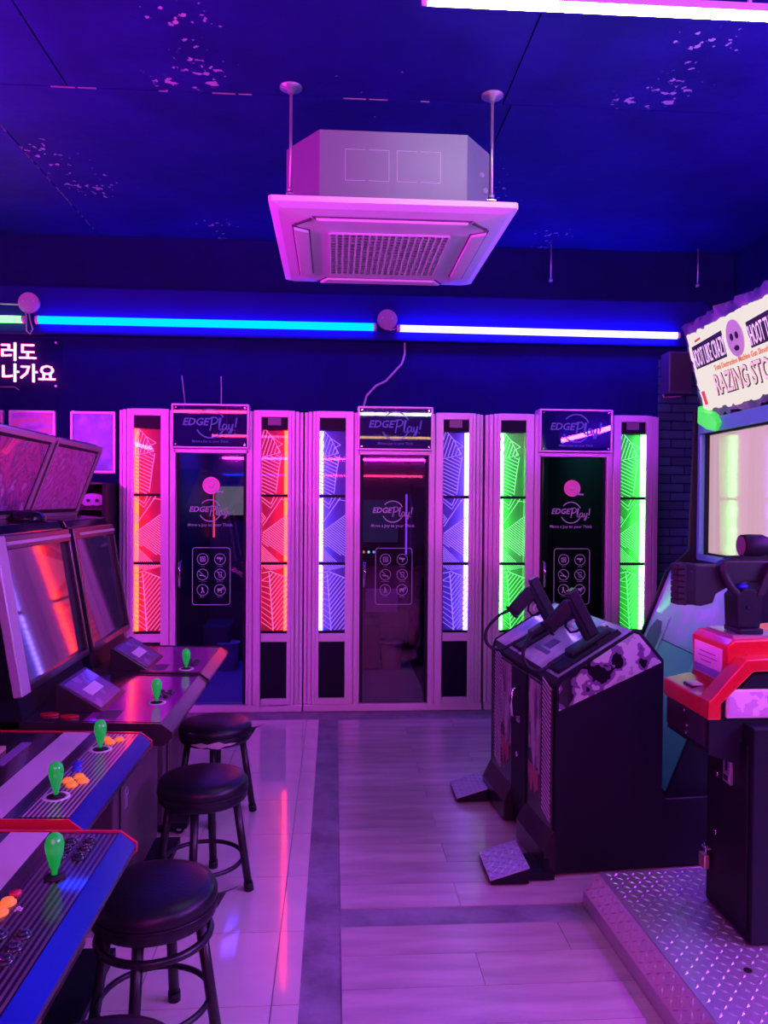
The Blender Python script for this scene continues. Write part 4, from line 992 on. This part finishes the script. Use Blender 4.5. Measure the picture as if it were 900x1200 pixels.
    for a, b in ((0.05, 0.26), (0.66, 0.87)):
        s_ = MB().prism([sp(0.46, 0.006), sp(0.75, 0.006), sp(0.75, 0.010), sp(0.46, 0.010)], 'y', a, b).build('speaker_plate', M_speakerlit, r, bevel=0.002, seg=1)
        ring_ = []
        for i in range(8):
            an = R(22.5+45*i); ring_.append((0.605+0.118*math.sin(an), (a+b)/2+0.082*math.cos(an)))
        c_ = MB(); n0 = [(*sp(t, 0.0102), y) for t, y in ring_]; n1 = [(*sp(t, 0.0125), y) for t, y in ring_]
        c_.add([(p[0], p[2], p[1]) for p in n0]+[(p[0], p[2], p[1]) for p in n1], [tuple(range(8)), tuple(range(15, 7, -1))]+[(i, (i+1) % 8, 8+(i+1) % 8, 8+i) for i in range(8)])
        c_.build('speaker_grille', pmat('teal_grille', (0.12, 0.26, 0.24), rough=0.6, bump=0.8, bscale=250), s_)
        for t_, y_ in ((0.48, a+0.012), (0.48, b-0.012), (0.73, a+0.012), (0.73, b-0.012)):
            p0, p1 = sp(t_, 0.010), sp(t_, 0.013); MB().cyl((p0[0], y_, p0[1]), (p1[0], y_, p1[1]), 0.005, n=8).build('screw', M_steel, s_)
    # screen
    fr = MB()
    for y0, y1, z0, z1 in ((0.03, DW+0.02, 1.19, 1.222), (0.03, DW+0.02, 1.858, 1.93), (0.03, 0.055, 1.222, 1.858), (DW-0.012, DW+0.02, 1.222, 1.858)): fr.box(1.10, 1.16, y0, y1, z0, z1)
    fr.build('screen_frame', M_teal, r, bevel=0.004, seg=1)
    mk = MB()
    for y0, y1, z0, z1 in ((0.05, DW-0.008, 1.215, 1.232), (0.05, DW-0.008, 1.848, 1.862), (0.05, 0.066, 1.232, 1.848), (DW-0.024, DW-0.008, 1.232, 1.848)): mk.box(1.125, 1.155, y0, y1, z0, z1)
    mk.build('screen_mask', M_black, r)
    MB().box(1.145, 1.158, 0.055, DW-0.012, 1.22, 1.858).build('lit_screen', pmat('lit_screen_pink', (0.05, 0.05, 0.05), rough=0.06, spec=0.8, coat=0.5, emit=(0.80, 0.52, 0.56), es=0.72), r)
    # illuminated title sign with ragged outline
    xt, zt_, xb_, zb_ = 0.975, 2.345, 1.075, 1.965
    L = math.hypot(xt-xb_, zt_-zb_); ux, uz = (xt-xb_)/L, (zt_-zb_)/L; nx, nz = -uz, ux
    S3 = lambda t, l: (xb_+ux*t+nx*l, zb_+uz*t+nz*l)
    def ragged(y0, y1, t0, t1, amp, seed, step=0.03):
        random.seed(seed); out = []
        def run(a, b):
            nn = max(2, int(math.hypot(b[0]-a[0], b[1]-a[1])/step))
            for i in range(nn):
                f = i/nn; out.append((a[0]+(b[0]-a[0])*f+random.uniform(-amp, amp), a[1]+(b[1]-a[1])*f+random.uniform(-amp, amp)))
        run((y0, t0), (y1, t0)); run((y1, t0), (y1, t1)); run((y1, t1), (y0, t1)); run((y0, t1), (y0, t0)); return out
    def slab3(poly, l0, l1, nm, mt):
        m = MB(); n_ = len(poly)
        v = [(S3(t, l0)[0], y-0.12, S3(t, l0)[1]) for y, t in poly]+[(S3(t, l1)[0], y-0.12, S3(t, l1)[1]) for y, t in poly]
        m.add(v, [tuple(range(n_)), tuple(range(2*n_-1, n_-1, -1))]+[(i, (i+1) % n_, n_+(i+1) % n_, n_+i) for i in range(n_)])
        return m.build(nm, mt, r)
    slab3(ragged(-0.15, 0.94, -0.045, L+0.06, 0.022, 3), -0.16, -0.02, 'sign_rock_surround', rampmat('sign_rock_paint', [(0.35, (0.03, 0.02, 0.09)), (0.5, (0.10, 0.04, 0.22)), (0.62, (0.22, 0.10, 0.30))], scale=9, rough=0.4, constant=False))
    slab3(ragged(-0.10, 0.885, 0.0, L, 0.010, 5, 0.022), -0.018, 0.0, 'sign_light_panel', emat('sign_backlight', (0.95, 0.82, 0.80), 0.95))
    cr = [(0.95, -0.05), (0.90, 0.03), (0.86, -0.0), (0.80, -0.02), (0.74, -0.075), (0.78, -0.11), (0.87, -0.09)]
    slab3(cr, -0.03, 0.02, 'sign_crystal', pmat('green_crystal', (0.05, 0.75, 0.10), rough=0.2, emit=(0.05, 1.0, 0.06), es=0.55))
    # lettering: text frame looks along +x, reads from far to near
    def put(nm, body, size, mt, y, t, lift, tilt=0.0, **k):
        o_ = text(nm, body, size, mt, r, (0, 0, 0), **k)
        p = S3(t, lift)
        ex = Vector((0, -1, 0)); ey = Vector((ux, 0, uz)); ez = ex.cross(ey)
        mm = Matrix((( ex.x, ey.x, ez.x, p[0]), (ex.y, ey.y, ez.y, y-0.12), (ex.z, ey.z, ez.z, p[1]), (0, 0, 0, 1)))
        o_.matrix_basis = MB.pre @ mm @ Matrix.Rotation(tilt, 4, 'Z'); return o_
    M_ink = pmat('sign_ink_dark', (0.02, 0.015, 0.02), rough=0.5); M_cream = pmat('sign_cream', (0.75, 0.7, 0.5), rough=0.5, emit=(0.9, 0.8, 0.55), es=0.55)
    M_slogan = pmat('slogan_white', (0.8, 0.75, 0.8), rough=0.5, emit=(0.9, 0.8, 0.9), es=0.6)
    M_gold = pmat('sign_gold_ink', (0.65, 0.33, 0.05), rough=0.5, emit=(0.7, 0.35, 0.05), es=0.3)
    put('sign_letters_shadow', 'RAZING STORM', 0.135, M_ink, 0.375, 0.062, 0.002, bold=0.045, squeeze=0.66)
    put('sign_letters', 'RAZING STORM', 0.135, M_cream, 0.375, 0.064, 0.006, bold=0.012, squeeze=0.66)
    put('sign_subtitle', 'Total Destruction Machine Gun Shooting', 0.036, M_gold, 0.40, 0.178, 0.003, bold=0.02, squeeze=0.88)
    for y, body in ((0.685, 'SHOOT LIKE CRAZY!'), (0.13, 'SHOOT THEM ALL!')):
        wd_ = 0.165
        slab3([(y+wd_, 0.215), (y-wd_, 0.220), (y-wd_, 0.345), (y+wd_, 0.330)], 0.0005, 0.002, 'slogan_board', M_ink)
        put('slogan', body, 0.128, M_slogan, y, 0.228, 0.005, tilt=0.03, bold=0.0, squeeze=0.31)
    # round grey emblem with a face in the middle of the sign
    def disc(cy, ct, ry, rt, l0, l1, nm, mt, n_=20):
        return slab3([(cy+ry*math.cos(2*math.pi*i/n_), ct+rt*math.sin(2*math.pi*i/n_)) for i in range(n_)], l0, l1, nm, mt)
    M_bone = pmat('sign_bone_grey', (0.45, 0.40, 0.45), rough=0.5, emit=(0.5, 0.45, 0.5), es=0.25)
    disc(0.41, 0.285, 0.075, 0.085, 0.0005, 0.004, 'emblem_face', M_bone)
    for dy in (-0.022, 0.024): disc(0.41+dy, 0.295, 0.014, 0.017, 0.004, 0.006, 'emblem_eye', M_ink, 10)
    disc(0.41, 0.240, 0.022, 0.013, 0.004, 0.006, 'emblem_mouth', M_ink, 10)
    slab3([(0.86, 0.10), (0.83, 0.10), (0.82, 0.03), (0.85, 0.03)], 0.0005, 0.003, 'red_tag', pmat('sign_red', (0.6, 0.03, 0.05), rough=0.5, emit=(0.8, 0.08, 0.1), es=0.4))
    slab3([(0.80, 0.345), (0.74, 0.35), (0.74, 0.36), (0.80, 0.355)], 0.0005, 0.003, 'red_tag', MATS['sign_red'])
    MB.pre = None
    # foot pedals
    for yw0, yw1 in ((2.925, 3.165), (3.745, 3.965)):
        p = MB().prism([(0.615, 0.006), (0.765, 0.006), (0.765, 0.066), (0.615, 0.022)], 'y', yw0, yw1).build('foot_pedal', M_black, r, world=True, bevel=0.002, seg=1)
        tr = MB(); tr.prism([(0.612, 0.022), (0.767, 0.0675), (0.767, 0.0715), (0.612, 0.026)], 'y', yw0-0.002, yw1+0.002)
        s2 = (0.0715-0.026)/0.155
        pts = []
        nu, nv = 7, 10
        for i in range(nu):
            for j in range(nv):
                pts.append((0.622+i*0.0225, yw0+0.012+j*(yw1-yw0-0.024)/(nv-1), R(45) if (i+j) % 2 else R(-45)))
        lozenges(tr, pts, lambda u, v, hgt: (u, v, 0.026+(u-0.612)*s2+hgt*1.3))
        tr.build('tread_plate', M_tread, p, world=True)
        MB().box(0.765, 0.875, yw0+0.03, yw1-0.03, 0.004, 0.03).build('pedal_link', M_black, p, world=True)
        for k_ in range(3): MB().box(0.835, 0.858, yw0+0.05+k_*0.05, yw0+0.075+k_*0.05, 0.03, 0.075).build('hinge_knuckle', M_black, p, world=True)
shooter_build(shooter)

def pistol(yl, label, cable_pts):
    """light pistol standing muzzle down in its holster; frame: barrel along local -z, grip towards local -x"""
    T0, T1 = 0.79, 0.975; sl = (T1-T0)/0.313; an = math.atan(sl)
    base = shooter_m @ Vector((0.205, yl, T0+(0.205-0.012)*sl+0.03))
    root = thing('light_gun', label, 'light gun', base, GA, 'light pistols in the holsters')
    root.rotation_euler = (0, -an+R(2), GA)
    MB().box(-0.024, 0.018, -0.021, 0.021, 0.02, 0.225).build('slide', M_gun, root, bevel=0.004, seg=1)
    MB().box(-0.044, -0.024, -0.018, 0.018, 0.015, 0.20).build('lower_frame', M_black, root, bevel=0.003, seg=1)
    g_ = MB().prism([(-0.040, 0.205), (-0.040, 0.145), (-0.150, 0.110), (-0.165, 0.165), (-0.075, 0.195)], 'y', -0.017, 0.017).build('grip', M_rubber, root, bevel=0.007)
    MB().prism([(-0.150, 0.104), (-0.162, 0.104), (-0.178, 0.168), (-0.166, 0.172)], 'y', -0.018, 0.018).build('grip_base', M_black, g_, bevel=0.003, seg=1)
    MB().tube([(-0.044, 0, 0.14), (-0.075, 0, 0.128), (-0.092, 0, 0.105), (-0.085, 0, 0.075), (-0.060, 0, 0.065), (-0.044, 0, 0.066)], 0.0055, 8).build('trigger_guard', M_black, root)
    MB().tube([(-0.044, 0, 0.112), (-0.062, 0, 0.104), (-0.070, 0, 0.09)], 0.005, 8).build('trigger', M_white, root)
    MB().box(0.018, 0.024, -0.010, 0.010, 0.205, 0.222).build('rear_sight', M_black, root)
    MB().box(-0.018, 0.012, -0.019, 0.019, 0.225, 0.230).build('slide_end', M_mask, root)
    MB().tube(cable_pts, 0.0075, 8).build('cable', M_rubber, root, world=True)
shooter_m = Matrix.Translation((GX, GY, 0)) @ Matrix.Rotation(GA, 4, 'Z')
def W_(x, y, z): return tuple(shooter_m @ Vector((x, y, z)))
def smooth_path(p, n=6):
    P = [Vector(q) for q in p]; out = []
    for i in range(len(P)-1):
        a, b, c, d = P[max(i-1, 0)], P[i], P[i+1], P[min(i+2, len(P)-1)]
        for k in range(n):
            t = k/n
            out.append(0.5*((2*b)+(c-a)*t+(2*a-5*b+4*c-d)*t*t+(3*b-a-3*c+d)*t*t*t))
    return out+[P[-1]]
pistol(0.105, 'black light pistol in the nearer holster of the shooting game', smooth_path([W_(-0.02, 0.105, 0.985), W_(-0.07, 0.10, 0.955), W_(-0.115, 0.08, 0.89), W_(-0.105, 0.06, 0.835), W_(-0.06, 0.05, 0.815), W_(0.0, 0.05, 0.845), W_(0.05, 0.07, 0.865)]))
pistol(0.565, 'black light pistol in the farther holster of the shooting game', smooth_path([W_(-0.02, 0.565, 0.985), W_(-0.07, 0.56, 0.96), W_(-0.13, 0.55, 0.90), W_(-0.135, 0.53, 0.84), W_(-0.08, 0.52, 0.81), W_(0.0, 0.52, 0.845), W_(0.05, 0.53, 0.865)]))

# ------------------------------------------------------------------ mounted gun console
mg = thing('mounted_gun_console', 'red gun console with mounted black rifle and scope at the right', 'arcade machine', (1.295, 2.45, 0.122))
Z0 = 0.125
def gun_console(r):
    kw = dict(world=True)
    # coin cabinet
    MB().box(1.295, 1.80, 2.28, 2.57, Z0, 0.80).build('coin_cabinet', M_black, r, bevel=0.004, seg=1, **kw)
    cd = MB().box(1.288, 1.295, 2.30, 2.55, 0.16, 0.74).build('coin_door', pmat('coin_door_black', (0.012, 0.010, 0.016), rough=0.4, spec=0.2), r, bevel=0.003, seg=1, **kw)
    cp_ = MB().box(1.279, 1.289, 2.385, 2.435, 0.585, 0.70).build('coin_slot_plate', M_steel, cd, bevel=0.002, seg=1, **kw)
    MB().box(1.2765, 1.280, 2.406, 2.414, 0.625, 0.675).build('coin_slot', M_black, cp_, **kw)
    MB().box(1.2765, 1.280, 2.395, 2.425, 0.595, 0.612).build('return_flap', M_chrome, cp_, **kw)
    for y, z in ((2.485, 0.59), (2.49, 0.39)): MB().tube([(1.289, y, z), (1.281, y, z)], 0.010, 14).build('lock', M_chrome, cd, **kw)
    MB().tube([(1.29, 2.545, 0.315), (1.272, 2.545, 0.315), (1.272, 2.525, 0.315), (1.29, 2.525, 0.315)], 0.004, 6).build('hasp', M_steel, cd, **kw)
    # overhanging body under the shell
    MB().prism([(1.185, 0.70), (1.185, 0.83), (1.25, 0.872), (1.33, 0.955), (1.80, 0.975), (1.80, 0.78), (1.30, 0.66)], 'y', 2.345, 2.645).build('console_body', M_black, r, **kw)
    sk = MB().box(1.178, 1.186, 2.36, 2.635, 0.72, 0.825).build('front_skirt', M_mask, r, **kw)
    for y, z in ((2.50, 0.80), (2.48, 0.755), (2.485, 0.73)): MB().tube([(1.179, y, z), (1.174, y, z)], 0.005, 8).build('screw', M_chrome, sk, **kw)
    # red shell: lip, tread and upper block, with the sloped flank
    sh = MB()
    sh.prism([(1.172, 0.815), (1.172, 0.874), (1.268, 0.895), (1.268, 0.84), (1.20, 0.815)], 'y', 2.394, 2.655)
    sh.prism([(1.262, 0.85), (1.268, 0.90), (1.262, 1.035), (1.285, 1.055), (1.42, 1.06), (1.78, 1.10), (1.80, 0.97), (1.42, 0.935)], 'y', 2.385, 2.63)
    shell = sh.build('red_shell', M_red, r, bevel=0.007, **kw)
    MB().prism([(1.172, 0.815), (1.172, 0.874), (1.182, 0.882), (1.294, 1.006), (1.80, 1.03), (1.80, 0.985), (1.318, 0.965), (1.215, 0.865), (1.215, 0.815)], 'y', 2.325, 2.394).build('flank', M_red, shell, bevel=0.006, **kw)
    MB().prism([(1.235, 0.905), (1.33, 1.008), (1.33, 1.016), (1.225, 0.906)], 'y', 2.380, 2.387).build('flank_rib', M_red, shell, bevel=0.002, seg=1, **kw)
    st = MB().box(1.258, 1.2625, 2.415, 2.60, 0.915, 1.02).build('instruction_sticker', M_paper, r, **kw)
    MB().box(1.2565, 1.2585, 2.42, 2.595, 0.918, 0.945).build('sticker_band', pmat('sticker_blue', (0.25, 0.2, 0.6), rough=0.6), st, **kw)
    ln = MB()
    for z, a, b in ((0.99, 2.45, 2.56), (0.975, 2.44, 2.57), (0.96, 2.48, 2.55)): ln.box(1.2568, 1.2585, a, b, z, z+0.004)
    ln.build('sticker_lines', pmat('sticker_ink', (0.3, 0.2, 0.45), rough=0.6), st, **kw)
    bt = MB().box(1.198, 1.235, 2.485, 2.535, 0.878, 0.892).build('start_button', M_white, r, bevel=0.005, **kw)
    MB().box(1.192, 1.241, 2.479, 2.541, 0.872, 0.886).build('button_base', M_mask, bt, **kw)
    MB().prism([(1.30, 2.42), (1.46, 2.40), (1.46, 2.60), (1.30, 2.60)], 'z', 1.056, 1.066).build('mount_plate', M_steel, r, **kw)
    lp = MB().box(1.236, 1.42, 2.333, 2.346, 0.8175, 0.908)
    lpo = lp.build('label_plate', M_white, r, bevel=0.003, seg=1, **kw)
    MB().box(1.243, 1.413, 2.3305, 2.3335, 0.8245, 0.901).build('label_print', rampmat('label_plate_print', [(0.4, (0.55, 0.35, 0.55)), (0.55, (0.75, 0.6, 0.72))], scale=20, rough=0.5), lpo, **kw)
    MB.shift = 0.035
    # gun mount: post and U yoke
    gy = 2.48
    pm = MB(); pm.box(1.292, 1.372, gy-0.055, gy+0.055, 1.066, 1.085); pm.prism([(1.290, 1.085), (1.285, 1.19), (1.31, 1.215), (1.345, 1.215), (1.375, 1.19), (1.365, 1.085)], 'y', gy-0.045, gy+0.045)
    mt = pm.build('mount_post', M_black, r, bevel=0.006, **kw)
    MB().tube(smooth_path([(1.30, gy-0.03, 1.19), (1.265, gy-0.035, 1.225), (1.243, gy-0.035, 1.27), (1.25, gy-0.035, 1.30)]), 0.013, 10).build('yoke_arm', M_gun, mt, **kw)
    MB().prism([(1.35, 1.19), (1.375, 1.19), (1.43, 1.28), (1.43, 1.30), (1.395, 1.30)], 'y', gy-0.05, gy+0.05).build('yoke_arm', M_gun, mt, bevel=0.006, **kw)
    MB().tube([(1.325, gy-0.046, 1.155), (1.325, gy-0.05, 1.155)], 0.006, 8).build('pivot_bolt', M_chrome, mt, **kw)
    MB().lathe([(0.02, 0), (0.02, 0.012), (0.012, 0.018), (0, 0.02)], 14, (1.318, gy-0.01, 1.212)).build('blue_pivot_cap', pmat('blue_cap', (0.02, 0.03, 0.5), rough=0.3), mt, **kw)
    # rifle
    rf = MB(); zt = 1.297
    rf.prism([(1.150, zt-0.003), (1.235, zt-0.006), (1.262, zt+0.010), (1.90, zt+0.012), (1.90, 1.235), (1.40, 1.235), (1.32, 1.236), (1.275, 1.222), (1.225, 1.195), (1.215, 1.165), (1.175, 1.155), (1.150, 1.158)], 'y', gy-0.024, gy+0.024)
    gun = rf.build('rifle', M_gun, r, bevel=0.006, **kw)
    bp = MB()
    for i in range(7): z = 1.160+i*0.0195; bp.box(1.092, 1.118, gy-0.028, gy+0.028, z, z+0.0182)
    bp.box(1.112, 1.126, gy-0.026, gy+0.026, 1.158, 1.298)
    bp.build('butt_pad', M_rubber, gun, bevel=0.003, seg=1, **kw)
    MB().box(1.122, 1.155, gy-0.025, gy+0.025, 1.160, 1.296).build('stock_end', M_black, gun, bevel=0.004, seg=1, **kw)
    MB().prism([(1.262, zt+0.012), (1.90, zt+0.014), (1.90, zt+0.026), (1.285, zt+0.024)], 'y', gy-0.014, gy+0.014).build('top_rail', M_black, gun, **kw)
    sc_ = MB(); zc = 1.355
    sc_.tube([(1.322, gy, zc), (1.35, gy, zc), (1.39, gy, zc), (1.41, gy, zc), (1.56, gy, zc), (1.59, gy, zc), (1.66, gy, zc)], 0.03, 24, radii=[0.036, 0.038, 0.037, 0.028, 0.028, 0.037, 0.037])
    so = sc_.build('scope', M_black, gun, **kw)
    MB().tube([(1.3205, gy, zc), (1.3195, gy, zc)], 0.031, 24).build('eyepiece_lens', M_screen, so, **kw)
    for x in (1.43, 1.54): MB().box(x-0.014, x+0.014, gy-0.018, gy+0.018, zt+0.02, zc-0.015).build('scope_ring', M_black, so, **kw)
    MB().cyl((1.49, gy, zc+0.02), (1.49, gy, zc+0.048), 0.016, n=14).build('scope_knob', M_black, so, **kw)
    MB().tube([(1.90, gy, 1.275), (2.15, gy, 1.275)], 0.016, 14).build('barrel', M_gun, gun, **kw)
    for x, z in ((1.137, 1.27), (1.137, 1.20)): MB().tube([(x, gy-0.025, z), (x, gy-0.028, z)], 0.005, 8).build('screw', M_chrome, gun, **kw)
    MB.shift = 0.0
gun_console(mg)
root = thing('padlock', 'small brass padlock hanging on the coin door of the red gun console', 'padlock', (1.270, 2.535, 0.25))
MB().box(-0.009, 0.009, -0.021, 0.021, 0.0, 0.046).build('lock_body', pmat('brass_lock', (0.6, 0.45, 0.4), rough=0.3, metal=0.7), root, bevel=0.004)
MB().tube([(0, 0.013*math.cos(R(a)), 0.066+0.013*math.sin(R(a))) if 0 <= a <= 180 else (0, 0, 0) for a in range(0, 181, 20)]+[(0, -0.013, 0.044)], 0.0035, 8).build('shackle', M_chrome, root)

# tread plate platform
pl = thing('step_platform', 'low steel tread plate platform in front of the red gun console', 'platform', (0.93, 2.775, 0), R(2.2))
def platform(r):
    Lp = 1.75   # length towards the camera (local -y)
    MB().prism([(0.0, 0.0), (0.0, 0.055), (0.058, 0.115), (1.0, 0.115), (1.0, 0.0)], 'y', -Lp, 0.0).build('frame', M_tread, r, bevel=0.001, seg=1)
    tp = MB(); tp.box(0.060, 0.998, -Lp+0.002, -0.002, 0.1155, 0.119)
    tpo = tp.build('top_plate', M_tread, r)
    m = MB(); pts = []
    for i in range(14):
        for j in range(56):
            u, v = 0.085+i*0.032, -0.022-j*0.031
            if v > -Lp+0.02: pts.append((u, v, R(45) if (i+j) % 2 else R(-45)))
    lozenges(m, pts, lambda u, v, h_: (u, v, 0.119+h_*1.2))
    o_ = m.build('tread_bumps', M_tread, tpo); o_['kind'] = 'stuff'
    m = MB(); pts = []
    for i in range(3):
        for j in range(62): pts.append((0.016+i*0.025, -0.02-j*0.028, R(45) if (i+j) % 2 else R(-45)))
    def bev(u, v, h_): t = u/0.083; return (0.058*t-0.72*h_, v, 0.055+0.060*t+0.70*h_)
    lozenges(m, pts, bev)
    o_ = m.build('bevel_bumps', M_tread, r); o_['kind'] = 'stuff'
    MB().cyl((0.27, -0.62, 0.119), (0.27, -0.62, 0.123), 0.012, n=14).build('bolt', M_rubber, r)
platform(pl)
